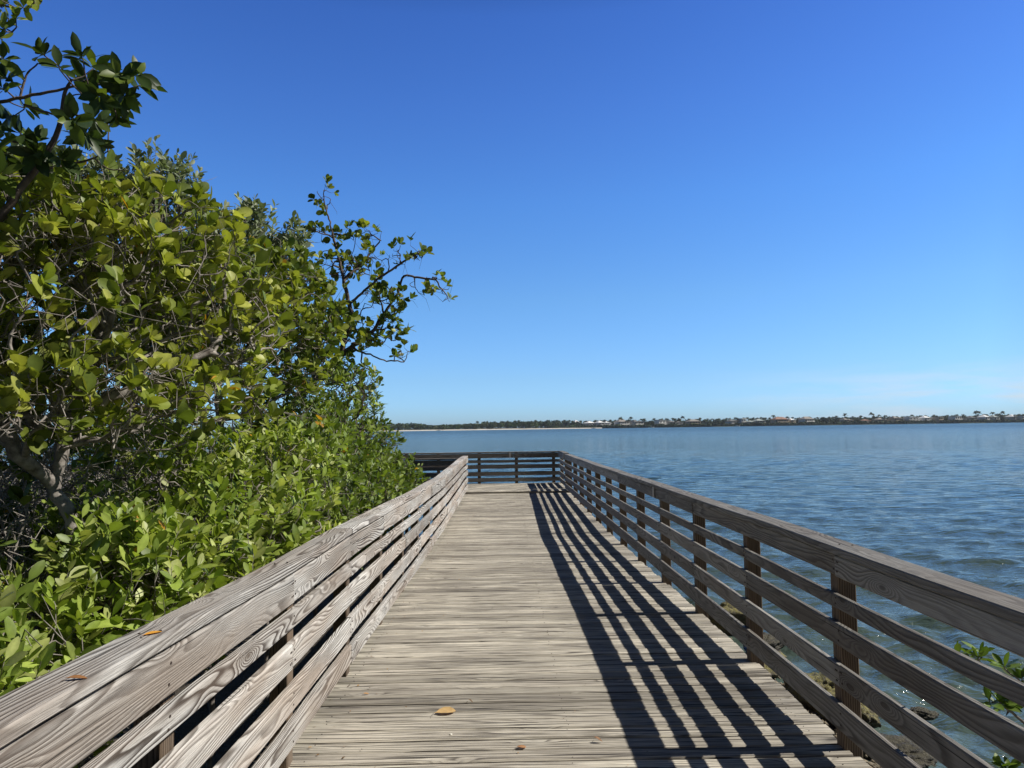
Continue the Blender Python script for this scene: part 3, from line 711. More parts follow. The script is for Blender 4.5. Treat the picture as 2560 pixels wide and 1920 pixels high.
# -- second mangrove behind it
plant('mangrove_tree','mangrove with mid green blunt leaves standing between the forked tree and the open crowned tree','tree',
  [[(-2.9,6.9,G),A_(560,1150,6.9),A_(540,950,6.8),A_(600,800,6.7)],[A_(540,950,6.8),A_(690,830,6.8)]],
  [bl(560,740,6.2,.7,.42,.7),bl(700,790,6.7,.60,.50,.7),bl(690,690,6.8,.36,.22,.5),bl(470,870,6.0,.7,.5,.6),bl(730,900,6.8,.42,.4,.6),bl(400,760,6.3,.8,.6,.6)],
  2400,22,'round',.078,8,P_mang[:3]+P_mid[:1],B_grey,L_mat,leafprob=.7,upb=.85,rtip=.0026,rmax=.04,shell=.35,twig=.07,extra=350,cut=railcut)
# -- silver buttonwood at the top
plant('buttonwood_tree','silvery grey leaved buttonwood rising behind the mangroves against the sky','tree',
  [[(-4.6,7.8,G),A_(340,1000,7.9),A_(390,760,7.9),A_(430,620,7.8)],[A_(390,760,7.9),A_(600,640,7.9)]],
  [bl(250,500,7.6,.60,.30,.7),bl(410,490,7.8,.36,.35,.6),bl(405,440,7.8,.10,.18,.15),bl(468,450,7.8,.10,.14,.2),bl(100,470,7.4,.45,.22,.5),bl(610,590,8.0,.34,.28,.5),bl(622,565,8.0,.12,.26,.2),bl(500,560,8,.2,.2,.3),bl(720,610,8,.16,.2,.2),bl(540,660,7.8,.6,.25,.6),bl(700,640,8.2,.25,.2,.4),bl(150,480,7.4,.7,.3,.6)],
  2000,23,'oval',.085,9,P_silv,B_grey,L_silver,style='spray',leafprob=.75,rtip=.0026,rmax=.045,shell=.3,upb=.8,twig=.15,extra=150)
# -- open crowned mangrove reaching over the water
TD=11.5
plant('mangrove_tree','open crowned mangrove with dark limbs spreading toward the water behind the thicket','tree',
  [[(-4.4,11.8,G),A_(690,1060,TD),A_(790,945,TD),A_(850,890,TD)],[A_(790,945,TD),A_(760,800,TD+.3),A_(745,740,TD+.3),A_(735,640,TD+.2)],
   [A_(850,890,TD),A_(880,790,TD),A_(860,700,TD-.1),A_(840,620,TD-.1),A_(810,500,TD)],[A_(880,760,TD),A_(940,700,TD-.2),A_(1000,660,TD-.3),A_(1050,630,TD-.3)],
   [A_(850,890,TD),A_(930,830,TD),A_(990,740,TD+.1),A_(1010,690,TD+.1),A_(1090,700,TD),A_(1120,745,TD)],[A_(900,880,TD),A_(960,900,TD+.3),A_(1010,905,TD+.4)],
   [A_(860,700,TD),A_(920,640,TD+.2),A_(950,600,TD+.2)]],
  [bl(810,500,TD,.14,.26,.2),bl(790,590,TD,.38,.14,.3),bl(900,590,TD+.2,.5,.12,.3),bl(1020,640,TD-.3,.33,.20,.3),bl(1075,715,TD,.34,.18,.3),bl(1115,745,TD,.12,.10,.15),bl(870,660,TD,.6,.22,.5),bl(960,750,TD,.45,.25,.4),
   bl(840,810,TD,.5,.3,.5),bl(960,820,TD+.2,.32,.25,.4),bl(1000,885,TD+.4,.2,.12,.25),bl(770,720,TD+.3,.4,.3,.4),bl(800,900,TD,.5,.4,.5),bl(880,950,TD,.4,.3,.4),bl(900,850,TD,.35,.25,.4)],
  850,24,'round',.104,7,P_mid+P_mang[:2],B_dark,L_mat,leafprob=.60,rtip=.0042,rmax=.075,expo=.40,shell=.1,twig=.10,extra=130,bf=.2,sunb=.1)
# -- lime green buttonwood shrubs along the railing
sh=[('nearest lime green shrub pressing against the pale railing at lower left',[(-1.75,2.35,G),(-1.75,2.35,-.3),(-1.72,2.35,.3)],[((-1.72,2.35,.45),(.30,.40,.38)),((-1.95,2.75,.55),(.40,.40,.40)),((-2.3,2.3,.2),(.5,.5,.5))],1100,31,.082),
    ('lime green shrub beside the forked trunk, second from the camera along the pale railing',[(-2.0,3.5,G),(-1.95,3.5,-.2),(-1.9,3.5,.5)],[((-1.78,3.45,.72),(.38,.45,.42)),((-2.2,3.9,.8),(.40,.4,.35)),((-1.75,4.1,.75),(.35,.40,.42))],1400,32,.080),
    ('dense bright green shrub halfway along the thicket that leans on the rail cap',[(-2.05,5.0,G),(-2.0,5.0,0),(-1.95,5.0,.7)],[((-1.75,4.8,.85),(.45,.55,.50)),((-1.85,5.6,1.0),(.50,.55,.60)),((-2.5,5.3,1.2),(.55,.6,.5))],1700,33,.080),
    ('tall light green shrub with fine leaves under the open crowned mangrove',[(-2.3,7.0,G),(-2.3,7.0,0),(-2.25,7.0,.9)],[((-1.95,6.7,1.0),(.55,.65,.65)),((-2.2,7.4,1.5),(.55,.6,.55)),((-2.0,7.9,.9),(.55,.6,.7))],1900,34,.082)]
for lab,tr,bb,n,sdn,L0 in sh:
    plant('buttonwood_shrub',lab,'shrub',[tr],bb,n,sdn,'oval',L0,9,P_lime if sdn<34 else P_lime[:1]+P_mid,B_grey,L_mat,style='spray',leafprob=.72,rtip=.0021,rmax=.02,shell=.35,upb=.95,sunb=.35,twig=.13,extra=160,cut=railcut,group='buttonwood shrubs along the pale railing',yellow=.006)
# -- darker bushes farther along
plant('mangrove_bush','deep green bush at the far end of the thicket beside the water view','bush',[[(-3.0,12.8,G),(-2.9,12.8,0),(-2.8,12.8,.9)]],
  [((-2.45,12.6,.5),(.62,1.2,.75)),((-3.1,12.2,1.1),(.65,.9,.75)),(A_(915,1030,13.0),(.30,.4,.42)),(A_(930,1110,13.0),(.5,.6,.4)),(A_(985,1200,13.0),(.38,.6,.45))],1900,41,'oval',.095,7,P_mid,B_dark,L_mat,style='spray',leafprob=.75,rtip=.0032,rmax=.03,upb=.6,twig=.15,extra=150,shell=.4,yellow=.004,cut=railcut)
plant('mangrove_bush','mid green bush between the fine leaved shrub and the farthest bush','bush',[[(-2.6,9.8,G),(-2.55,9.8,0),(-2.5,9.8,.8)]],
  [((-2.05,9.4,.55),(.60,1.1,.75)),((-2.5,10.0,1.3),(.70,.9,.75)),((-2.1,10.8,.6),(.55,.8,.7)),(A_(870,990,10.0),(.4,.5,.5))],2000,42,'oval',.088,7,P_lime[:1]+P_mid,B_dark,L_mat,style='spray',leafprob=.75,rtip=.0028,rmax=.03,upb=.6,twig=.14,extra=150,shell=.4,yellow=.006,cut=railcut)
plant('mangrove_bush','low leafy bush hugging the pale railing where it nears the far corner','bush',[[(-2.6,15.5,G),(-2.6,15.5,0),(-2.5,15.5,.3)]],
  [((-2.25,15.0,.25),(.55,1.3,.65)),((-3.0,14.6,.7),(.6,1.0,.7)),((-2.6,13.8,.2),(.6,1.2,.8))],1200,43,'oval',.10,7,P_mid,B_dark,L_mat,style='spray',leafprob=.75,rtip=.003,rmax=.03,upb=.5,twig=.15,extra=60,shell=.4,cut=railcut)
# -- thicket of grey twigs and shaded leaves further back
for i,(c,r,lab) in enumerate([((-4.4,6.0,1.0),(.9,1.2,1.5),'shaded thicket of tangled grey twigs behind the forked trunk'),((-4.6,8.8,1.0),(1.1,1.3,1.6),'dark dense thicket deep behind the silver buttonwood'),((-2.75,4.0,.55),(.75,.95,1.1),'low tangle of twigs and dark leaves around the forked trunk'),((-4.4,11.2,.6),(1.3,1.4,1.3),'deep green undergrowth below the open crowned mangrove'),((-6.0,5.6,.9),(1.5,2.4,2.2),'leafy mass closing the view at the far left edge'),((-7.2,10.5,.8),(2.4,2.8,2.4),'leafy bank deepest inside the mangroves')]):
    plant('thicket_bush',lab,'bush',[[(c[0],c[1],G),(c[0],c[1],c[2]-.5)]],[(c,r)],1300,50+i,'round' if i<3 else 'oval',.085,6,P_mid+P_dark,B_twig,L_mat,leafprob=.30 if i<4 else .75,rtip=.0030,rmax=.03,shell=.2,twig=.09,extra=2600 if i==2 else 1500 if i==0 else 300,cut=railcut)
# -- close overhanging red mangrove, top left, built limb by limb
def sprig_plant(name,label,cat,limbs,tips,seed,L0,nleaf,pal,kind='point',bark=B_dark,leafm=L_mat,drop=.0,group=None):
    g=np.random.default_rng(seed); base=np.array(limbs[0][0][0],float); st=[]
    for pts,r0,r1 in limbs:
        P=np.array(pts,float); r=np.linspace(r0,r1,len(P)); st.append(smooth(P,r,5,g,.012))
    allp=np.concatenate([s[0] for s in st]); LP=[];LD=[];LN=[];LL=[];LC=[]
    for t in tips:
        t=np.array(t,float); j=int(np.argmin(np.linalg.norm(allp-t,axis=1))); a=allp[j]
        ax=unit(t-a+np.array([0,0,.05])+g.normal(0,.02,3)) if np.linalg.norm(t-a)>.01 else unit(g.normal(0,.4,3)+np.array([.3,0,1]))
        st.append((np.array([a,(a+t)/2+g.normal(0,.008,3),t,t+ax*.02]),np.array([.004,.0032,.0028,.0022])))
        A=unit(np.cross(ax,g.normal(size=3))); B=np.cross(ax,A); tone=g.uniform(.8,1.2)
        m=int(nleaf*g.uniform(.75,1.3))
        for q in range(m):
            an=q*2.4+g.normal(0,.3); el=g.uniform(-.1,.7)+.5*q/m; rd=A*math.cos(an)+B*math.sin(an)
            d=unit(rd*math.cos(el)+ax*math.sin(el)-np.array([0,0,drop])); LP.append(t+ax*.015*q/m); LD.append(d); LN.append(unit(ax*math.cos(el)-rd*math.sin(el)+g.normal(0,.25,3)+SUNV*.1))
            LL.append(L0*g.uniform(.6,1.15)); LC.append(np.array(pal[g.integers(len(pal))])*tone*g.uniform(.8,1.2))
    V,F3,F4,C=leaf_arrays(np.array(LP),np.array(LD),np.array(LN),np.array(LL),np.array(LC),kind,g,.22,.12)
    root=empty(name,base); tag(root,label,cat,group)
    v,f=tubes(st[:1],g,8); fast_mesh('trunk' if cat=='tree' else 'stem',v-base,[f],bark,root)
    v,f=tubes(st[1:],g,6); fast_mesh('branches',v-base,[f],bark,root)
    fast_mesh('crown',V-base,[F3,F4],leafm,root,C)
    return root
Y1=3.3
q=lambda x,y,dy=0: A_(x,y,Y1+dy)
rd_tips=[(112,140),(150,175),(208,150),(232,172),(215,200),(345,215),(335,190),(300,190),(285,255),(265,280),(290,285),(235,300),(215,335),(195,345),(240,350),(180,300),(80,360),(55,340),(95,385),(20,200),(10,225),(60,270),(35,290),(20,385),(5,330),(60,420),(0,440),(150,400),(250,240),(310,240),(10,150)]
gg=np.random.default_rng(5)
sprig_plant('mangrove_tree','overhanging mangrove branch with large dark glossy leaves against the sky at upper left','tree',
 [([(-3.1,2.6,G),(-3.0,2.75,.4),(-2.75,3.0,1.6),q(-70,640),q(0,545),q(60,460),q(115,385),q(150,310),q(160,240),q(178,200)],.03,.006),
  ([q(-80,280,.1),q(0,255),q(100,235),q(200,214),q(300,212)],.010,.004),([q(50,250),q(65,190),q(95,158)],.006,.0035),([q(115,385),q(60,360),q(0,350)],.007,.004),
  ([q(60,262),q(130,285),q(190,287)],.006,.003),([q(95,425,.1),q(180,410,.2),q(235,395,.2),q(270,378,.2)],.008,.003),([q(235,395,.2),q(270,422,.2),q(308,425,.2)],.004,.003),([q(160,262),q(180,240),q(205,235)],.004,.0025)],
 [tuple(A_(x,y,Y1+gg.normal(0,.14))) for x,y in rd_tips],61,.108,10,[(.05,.085,.022),(.065,.105,.028),(.04,.07,.02),(.13,.18,.03)],drop=.1)
Y2=3.6
sprig_plant('mangrove_tree','leafy twigs hanging into the top left corner of the view','tree',
 [([(-4.2,3.0,G),(-4.1,3.2,1.5),A_(-420,200,Y2),A_(-200,30,Y2),A_(-60,10,Y2),A_(40,20,Y2)],.03,.004),([A_(-60,10,Y2),A_(0,60,Y2),A_(30,80,Y2)],.005,.003),([A_(-60,10,Y2),A_(30,-10,Y2),A_(90,0,Y2)],.005,.003)],
 [tuple(A_(x,y,Y2+gg.normal(0,.1))) for x,y in ((5,20),(20,55),(40,50),(60,20),(90,8),(100,-10),(10,75),(50,-10),(-20,40),(0,95),(65,-20),(-30,-10))],62,.072,7,P_mang+P_mid,kind='oval')
# -- young mangrove outside the water side railing
Y3=3.05
sprig_plant('mangrove_sapling','young mangrove with lime leaves poking up beyond the dark railing at lower right','sapling',
 [([(2.95,2.3,-1.35),(2.85,2.5,-.6),A_(2640,1900,Y3),A_(2600,1850,Y3),A_(2540,1790,Y3),A_(2500,1760,Y3)],.010,.005),
  ([A_(2600,1850,Y3),A_(2560,1720,Y3),A_(2520,1680,Y3)],.006,.003),([A_(2560,1740,Y3),A_(2470,1680,Y3),A_(2445,1650,Y3)],.005,.003),([A_(2470,1700,Y3),A_(2420,1650,Y3),A_(2405,1640,Y3)],.004,.002),([A_(2640,1900,Y3),A_(2560,1975,Y3),A_(2500,1940,Y3)],.005,.003)],
 [tuple(A_(x,y,Y3)) for x,y in ((2445,1650),(2402,1638),(2455,1640),(2512,1672),(2555,1700),(2575,1690),(2500,1765),(2475,1760),(2520,1775),(2500,1925),(2520,1930),(2590,1790),(2620,1900))],63,.074,7,[(.13,.21,.03),(.16,.24,.04),(.09,.15,.025)],kind='oval',bark=B_grey,drop=.05)
# ------------------------------------------------------------------ fallen leaves and bits
def fallen(label,px,py,z,L0,kind,col,rz,curl,name='fallen_leaf',cat='leaf',fold=.15,group='fallen leaves'):
    d=Fv+Rv*(px-1280)/FPX-Uv*(py-960)/FPX; t=(z-CAMZ)/d[2]; p=np.array([t*d[0],t*d[1],z])
    g=np.random.default_rng(int(px)); D=np.array([[math.cos(rz),math.sin(rz),.0]]); Nn=np.array([[.02,-.10,1.0]])
    V,F3,F4,C=leaf_arrays(np.array([[-L0/2*math.cos(rz),-L0/2*math.sin(rz),.004+abs(curl)*L0*.9]]),D,Nn,np.array([L0]),np.array([col]),kind,g,fold,curl,.005)
    V[:,2]-=V[:,2].min()-.003
    V=np.concatenate([V,V+np.array([0,0,.0008])]); n=len(V)//2; F3=np.concatenate([F3,F3[:,::-1]+n]); F4=np.concatenate([F4,F4[:,::-1]+n]); C=np.concatenate([C,C])
    root=empty(name,tuple(p)); tag(root,label,cat,group)
    fast_mesh('blade',V,[F3,F4],L_dry,root,C)
    s=np.array([[-L0/2*math.cos(rz),-L0/2*math.sin(rz),.006],[-L0*.62*math.cos(rz+.2),-L0*.62*math.sin(rz+.2),.006],[-L0*.75*math.cos(rz+.5),-L0*.75*math.sin(rz+.5),.004]])
    v,f=tubes([(s,np.array([.0012,.001,.0008]))],g,5); fast_mesh('leaf_stalk',v,[f],B_dark,root)
fallen('large curled tan leaf lying in the middle of the deck',1112,1782,.001,.125,'round',(.62,.42,.18),.30,.03)
fallen('small round brown leaf on the deck, nearest the bottom edge',1303,1870,.001,.05,'round',(.45,.24,.11),.1,.1)
fallen('tiny orange leaf on the deck near the pale railing',915,1737,.001,.036,'oval',(.60,.30,.07),.35,.2)
fallen('crumpled dark brown leaf scrap behind the large tan leaf',1176,1757,.001,.032,'oval',(.16,.10,.05),-.4,.5)
fallen('thin curled brown leaf beside the railing shadow on the deck',1495,1856,.001,.045,'point',(.30,.17,.09),-.2,.5)
fallen('bright orange leaf lying on the pale rail cap',380,1588,.994,.062,'oval',(.72,.36,.05),.95,.05)
fallen('shrivelled brown leaf on the pale rail cap nearest the camera',190,1703,1.004,.048,'oval',(.34,.16,.06),.3,.15)
def pebble():
    import bmesh
    bm=bmesh.new(); bmesh.ops.create_icosphere(bm,subdivisions=2,radius=.007)
    for v in bm.verts: v.co.z*=.6; v.co.x*=1.2+.2*math.sin(v.co.y*400)
    me=bpy.data.meshes.new('shell_fragment'); bm.to_mesh(me); bm.free(); me.materials.append(plain('shell_white',(.75,.72,.62),.5))
    o=bpy.data.objects.new('shell_fragment',me); COL.objects.link(o); d=Fv+Rv*(1127-1280)/FPX-Uv*(1836-960)/FPX; t=(0.005-CAMZ)/d[2]; o.location=(t*d[0],t*d[1],.005); tag(o,'tiny white shell fragment on the deck below the large tan leaf','shell')
pebble()
# ------------------------------------------------------------------ the far shore, about a kilometre off
YS=950.0
def FX(px,Y=YS): return at(px,1066,Y)[0]
MPX=YS/FPX
sand=plain('shore_sand',(.62,.58,.50),.9,ns=.05,var=.1)
M_lawn=plain('shore_lawn',(.06,.075,.035),.9,ns=.03,var=.4)
def land():
    V=[];F=[]
    pxs=np.linspace(500,2900,160)
    for i,p in enumerate(pxs):
        yf=YS-6+5*math.sin(p*.02)+3*math.sin(p*.051); 
        for (dy,z) in ((0,WATER-.3),(2,WATER+.5),(25,WATER+1.3),(700,WATER+1.6)):
            x=FX(p,yf+dy); V.append((x,yf+dy,z))
    n=4
    for i in range(len(pxs)-1):
        for j in range(n-1): a=i*n+j; F.append((a,a+n,a+n+1,a+1))
    o=fast_mesh('shore_land',V,[np.array(F)],M_lawn,smooth=False); tag(o,kind='structure')
    V=[];F=[]; pxs=np.linspace(500,1505,90)
    for p in pxs:
        wd=float(np.interp(p,[500,1000,1200,1400,1505],[40,45,38,18,2])); yb=YS-8; 
        for dy,z in ((-wd,WATER-.05),(-wd*.6,WATER+.55),(0,WATER+1.0),(22,WATER+1.45)): V.append((FX(p,yb+dy),yb+dy,z))
    for i in range(len(pxs)-1):
        for j in range(3): a=i*4+j; F.append((a,a+4,a+5,a+1))
    o=fast_mesh('beach',V,[np.array(F)],sand,smooth=False); tag(o,kind='structure')
land()
M_far=leafmat('far_leaf',.7,.1,.15,(1.1,1.2,.5))
def clumps(name,label,spec,seed,cols,cat='wood'):
    """spec: list of (x,y,z,rx,ry,rz,n)"""
    g=np.random.default_rng(seed); Vs=[];Cs=[]
    for (x,y,z,rx,ry,rz,n) in spec:
        d=unit(g.normal(size=(n,3))); d[:,2]=np.where(g.uniform(size=n)<.8,np.abs(d[:,2]),d[:,2]); r=g.uniform(.75,1.05,n)[:,None]
        P=np.array([x,y,z])+d*r*np.array([rx,ry,rz]); P[:,2]=np.maximum(P[:,2],WATER+.3)
        nn=unit(d+g.normal(0,.5,(n,3))); A=unit(np.cross(nn,g.normal(size=(n,3)))); B=np.cross(nn,A); s=g.uniform(.5,1.3,n)[:,None]*max(.5,min(1.2,rx*.33))
        Q=np.stack([P-A*s,P-B*s*.8,P+A*s,P+B*s*.8],1); Vs.append(Q.reshape(-1,3))
        c=np.array(cols[g.integers(len(cols))])*g.uniform(.75,1.25); Cs.append(np.repeat(np.concatenate([c[None]*g.uniform(.7,1.3,(n,1)),np.ones((n,1))],1),4,0))
    V=np.concatenate(Vs); F=np.arange(len(V)).reshape(-1,4)
    o=fast_mesh(name,V,[F],M_far,None,np.concatenate(Cs),smooth=False); tag(o,label,cat,kind='stuff'); return o
def woods():
    g=np.random.default_rng(70); sp=[]
    top=lambda p: 1.12*float(np.interp(p,[500,985,1030,1065,1085,1120,1200,1260,1360,1420],[7,8.6,9.3,7.0,5.6,6.6,7.6,9,9,6.5]))
    for i in range(800):
        p=g.uniform(560,1400); y=YS+g.uniform(0,60); h=top(p)*g.uniform(.72,1.0)*(y/YS); 
        sp.append((FX(p,y),y,WATER+1+h*.35,g.uniform(2.5,5),4,h*.62,55))
    clumps('mangrove_forest','low dark green mangrove forest behind the white sandbar across the bay',sp,71,[(.045,.08,.035),(.065,.10,.04),(.04,.065,.035),(.085,.105,.05)])
    sp=[]
    for i in range(1250):
        p=g.uniform(1370,2800); k=g.uniform(); y=YS+(g.uniform(0,8) if k<.35 else g.uniform(24,70)); h=g.uniform(1.4,4.2) if k<.35 else g.uniform(6.0,10.5)
        sp.append((FX(p,y),y,WATER+1+h*.35,g.uniform(2.0,5.5),3,h*.6,60))
    clumps('shore_shrubbery','dark hedges and broad trees filling the gaps between the waterfront houses',sp,72,[(.05,.08,.045),(.075,.11,.05),(.04,.062,.04)],'shrubbery')
woods()
def palm_mesh(seed):
    g=np.random.default_rng(seed); h=10.0; V=[];F4=[];C=[]
    ln=g.normal(0,.7,2); P=np.array([[ln[0]*t*t,ln[1]*t*t,h*t] for t in np.linspace(0,1,6)])
    v,f=tubes([(P,np.linspace(.2,.13,6))],g,5); V.append(v); F4.append(f); C.append(np.tile([.13,.11,.09,1],(len(v),1))); b=len(v)
    top=P[-1]
    for i in range(20):
        an=i*2.4+g.normal(0,.2); el=g.uniform(-.25,1.2); L_=g.uniform(2.8,4.0); dr=L_*.55
        d=np.array([math.cos(an)*math.cos(el),math.sin(an)*math.cos(el),math.sin(el)]); sd_=np.array([-math.sin(an),math.cos(an),0])
        pts=[top+d*L_*t+np.array([0,0,-dr*t*t]) for t in (0,.35,.7,1)]; w_=[.12,.75,.6,.08]
        vv=[]
        for p_,ww in zip(pts,w_): vv+=[p_-sd_*ww+np.array([0,0,-.5*ww]),p_,p_+sd_*ww+np.array([0,0,-.5*ww])]
        V.append(np.array(vv)); fc=[]
        for k in range(3):
            a=b+k*3; fc+=[(a,a+1,a+4,a+3),(a+1,a+2,a+5,a+4)]
        F4.append(np.array(fc)); b+=12; C.append(np.tile([*(np.array([.045,.062,.03])*g.uniform(.7,1.3)),1],(12,1)))
    V=np.concatenate(V); me=fast_mesh('palm_tree',V,[np.concatenate(F4)],M_far,None,np.concatenate(C),smooth=False)
    return me
protos=[palm_mesh(80+i) for i in range(6)]
def palms():
    g=np.random.default_rng(90); used=set()
    spots=[]
    for i in range(48): spots.append((g.uniform(1195,1400),YS+g.uniform(30,75),g.uniform(8,10.3)))
    for i in range(215):
        p=1385+(2740-1385)*(i+g.uniform(0,1))/215; spots.append((p,YS+g.uniform(16,70),g.uniform(6.8,10.4)))
    for p,h in ((1936,12.5),(2112,13),(2182,14),(2196,11),(2439,14),(2448,13.5),(2480,12.5),(2508,13),(1553,12.5),(1577,12.5),(1709,12.5)): spots.append((p,YS+30,h))
    lab='coconut palm on the far shore among the waterfront houses'
    names={1936:'tall coconut palm rising just left of the terracotta mansion',2112:'tall coconut palm standing over the tan and white house right of the round dark tree',2182:'tall lone coconut palm above the low terracotta roofed house',2439:'left palm of the tall close pair above the half hidden grey house',2448:'right palm of the tall close pair above the half hidden grey house'}
    for i,(p,y,h) in enumerate(spots):
        k=i%6; o=protos[k] if k not in used else protos[k].copy()
        if k in used: COL.objects.link(o)
        used.add(k); s=h/10; o.location=(FX(p,y),y,WATER+1.2); o.rotation_euler=(0,0,g.uniform(0,6.28)); o.scale=(s**.6,s**.6,s)
        tag(o,names.get(p,lab) if i>=263 else lab,'palm tree','coconut palms on the far shore')
palms()
MW=plain('render_white',(.82,.81,.78),.8); MC=plain('render_cream',(.50,.43,.33),.8); MG=plain('render_grey',(.45,.46,.46),.8)
RW=plain('roof_white',(.85,.85,.84),.7,ns=.4,var=.06); RT=plain('roof_terracotta',(.34,.20,.15),.8,ns=.5,var=.2); RG=plain('roof_grey',(.17,.17,.17),.8,ns=.5,var=.2); RB=plain('roof_tan',(.30,.275,.25),.8,ns=.5,var=.2); RL=plain('roof_pale_green',(.36,.40,.38),.7)
GL=plain('window_glass',(.03,.04,.05),.15,.5)
def bx(a,b,mat,name,parent):
    (x0,y0,z0),(x1,y1,z1)=a,b
    V=[(x0,y0,z0),(x1,y0,z0),(x1,y1,z0),(x0,y1,z0),(x0,y0,z1),(x1,y0,z1),(x1,y1,z1),(x0,y1,z1)]
    F=[(0,3,2,1),(4,5,6,7),(0,1,5,4),(1,2,6,5),(2,3,7,6),(3,0,4,7)]
    return V,F
def multi(name,boxes,mat,parent):
    V=[];F=[]
    for a,b in boxes:
        v,f=bx(a,b,mat,name,parent); k=len(V); V+=v; F+=[tuple(i+k for i in q) for q in f]
    return mesh_obj(name,V,F,mat,parent)
def hip(name,x0,x1,y0,y1,z,h,mat,parent,ov=.7):
    x0-=ov;x1+=ov;y0-=ov;y1+=ov; r=min((y1-y0)/2,(x1-x0)/2.2); ym=(y0+y1)/2
    V=[(x0,y0,z),(x1,y0,z),(x1,y1,z),(x0,y1,z),(x0+r,ym,z+h),(x1-r,ym,z+h),(x0,y0,z-.3),(x1,y0,z-.3),(x1,y1,z-.3),(x0,y1,z-.3)]
    F=[(0,1,5,4),(1,2,5),(2,3,4,5),(3,0,4),(6,9,8,7),(0,6,7,1),(1,7,8,2),(2,8,9,3),(3,9,6,0)]
    return mesh_obj(name,V,F,mat,parent)
def house(px,wpx,hgt,wall,roof,style,label,dy=12):
    W=wpx*MPX; x=FX(px,YS+dy); z0=WATER+1.3; r=empty('waterfront_house',(x,YS+dy,z0),R_(random.uniform(16,34))); tag(r,label,'house','houses along the far shore')
    D=10; flat=style=='modern'
    eh=hgt*(.93 if flat else .68); st=1 if hgt<6 else 2
    multi('wall',[((-W/2,0,-.6),(W/2,D,eh))],wall,r)
    if flat:
        multi('roof',[((-W/2-.5,-1,eh),(W/2+.5,D+.3,eh+.45))],roof,r)
    elif style=='wings':
        hip('roof',-W*.5,-W*.02,0,D,eh,hgt-eh,roof,r); hip('roof',W*.06,W*.5,-1.5,D-1,eh-1.1,hgt-eh,roof,r)
    else: hip('roof',-W/2,W/2,0,D,eh,hgt-eh,roof,r)
    n=max(2,int(W/4.2))
    for s in range(st):
        zb=.5+s*eh/2 if st==2 else .5; wh=min(2.3,eh/st*.68)
        for i in range(n):
            cx=-W/2+W*(i+.5)/n; ww=min(1.5,W/n*.36)
            multi('window',[((cx-ww,-.06,zb),(cx+ww,-.005,zb+wh))],GL,r)
    if st==2:
        multi('balcony',[((-W/2*.9,-2.4,eh/2-.25),(W/2*.9,-.01,eh/2)),((-W/2*.9,-2.4,eh/2+.003),(W/2*.9,-2.3,eh/2+.75))],wall,r)
        for i in range(n+1):
            cx=-W/2*.88+W*.88*i/n; multi('column',[((cx-.25,-2.25,-.5),(cx+.25,-1.8,eh/2-.253)),((cx-.2,-2.2,eh/2+.003),(cx+.2,-1.85,eh+.1))],wall,r)
        if not flat: multi('eave',[((-W/2-.2,-2.9,eh+.103),(W/2+.2,-.75,eh+.35))],roof,r)
    return r
hs_=[(1444,14,10.5,MW,RW,'hip','white roofed house set back behind palms, leftmost of the far shore houses',40),
(1479,22,8.6,MG,RW,'hip','low house with broad white roof, second from the left on the far shore',14),
(1511,35,9.0,MW,RW,'wings','large house with two bright white sloping roofs left of the pale two storey villa',12),
(1560,33,10.2,MW,RB,'hip','two storey villa with tan roof and a long white balcony under the tall palms',14),
(1597,28,9.6,MW,RG,'wings','white gabled house with grey roofs, just left of the moored white motorboat',16),
(1656,20,9.2,MW,RG,'modern','white flat roofed house with tall openings, just right of the moored motorboat',16),
(1690,38,8.0,MG,RG,'wings','long low grey house under dark roofs in deep palm shade',18),
(1738,32,9.0,MC,RB,'hip','house with brown hip roof and sand coloured wall left of the columned white house',16),
(1836,26,8.2,MW,RG,'hip','white columned house with grey roof beside the small blinding white house',14),
(1860,13,9.6,MW,RW,'modern','small blinding white block house between palms',16),
(1881,16,6.5,MG,RL,'hip','narrow grey house with pale sloping roof touching the pale green roof',10),
(1903,25,8.4,MG,RL,'hip','house with pale green metal roof just left of the terracotta mansion',12),
(1956,41,10.6,MC,RT,'hip','largest terracotta roofed mansion with a dark arcade below',14),
(1983,12,9.0,MC,RW,'hip','small cream house directly right of the terracotta mansion',20),
(2024,37,10.6,MW,RB,'hip','tan roofed mansion with tall white columns, left of the big round dark tree',14),
(2122,24,8.0,MC,RB,'wings','tan and white house right of the big round dark tree',14),
(2169,20,6.0,MC,RT,'hip','low terracotta roofed house with dark windows under a lone tall palm',12),
(2208,29,7.6,MC,RB,'hip','beige house with a long veranda between the low terracotta house and its taller beige neighbour',12),
(2247,27,9.8,MC,RB,'wings','tall beige house with stepped tan roofs left of the white glass fronted house',14),
(2283,23,8.6,MW,RW,'modern','white glass fronted flat roofed house above a pale seawall',12),
(2320,21,9.6,MW,RW,'hip','white square house with a wide white roof, right of the glass fronted house',12),
(2352,15,8.0,MC,RB,'modern','narrow brown pavilion with slim columns',12),
(2398,29,8.6,MW,RG,'modern','wide white flat roofed house with many openings right of the brown pavilion',14),
(2436,18,8.6,MG,RG,'hip','grey house half hidden by shrubs below the pair of tall palms',16),
(2470,22,9.8,MW,RW,'hip','white hip roofed house left of its near twin by the shaded lawn',14),
(2492,16,9.4,MW,RL,'hip','white house with greenish white roof and a raised balcony',12),
(2540,22,9.6,MG,RW,'hip','grey walled house with long white roof near the right edge of the view',16),
(2562,14,7.6,MW,RG,'modern','white house cut by the right edge of the view',10)]
for h_ in hs_: house(*h_)
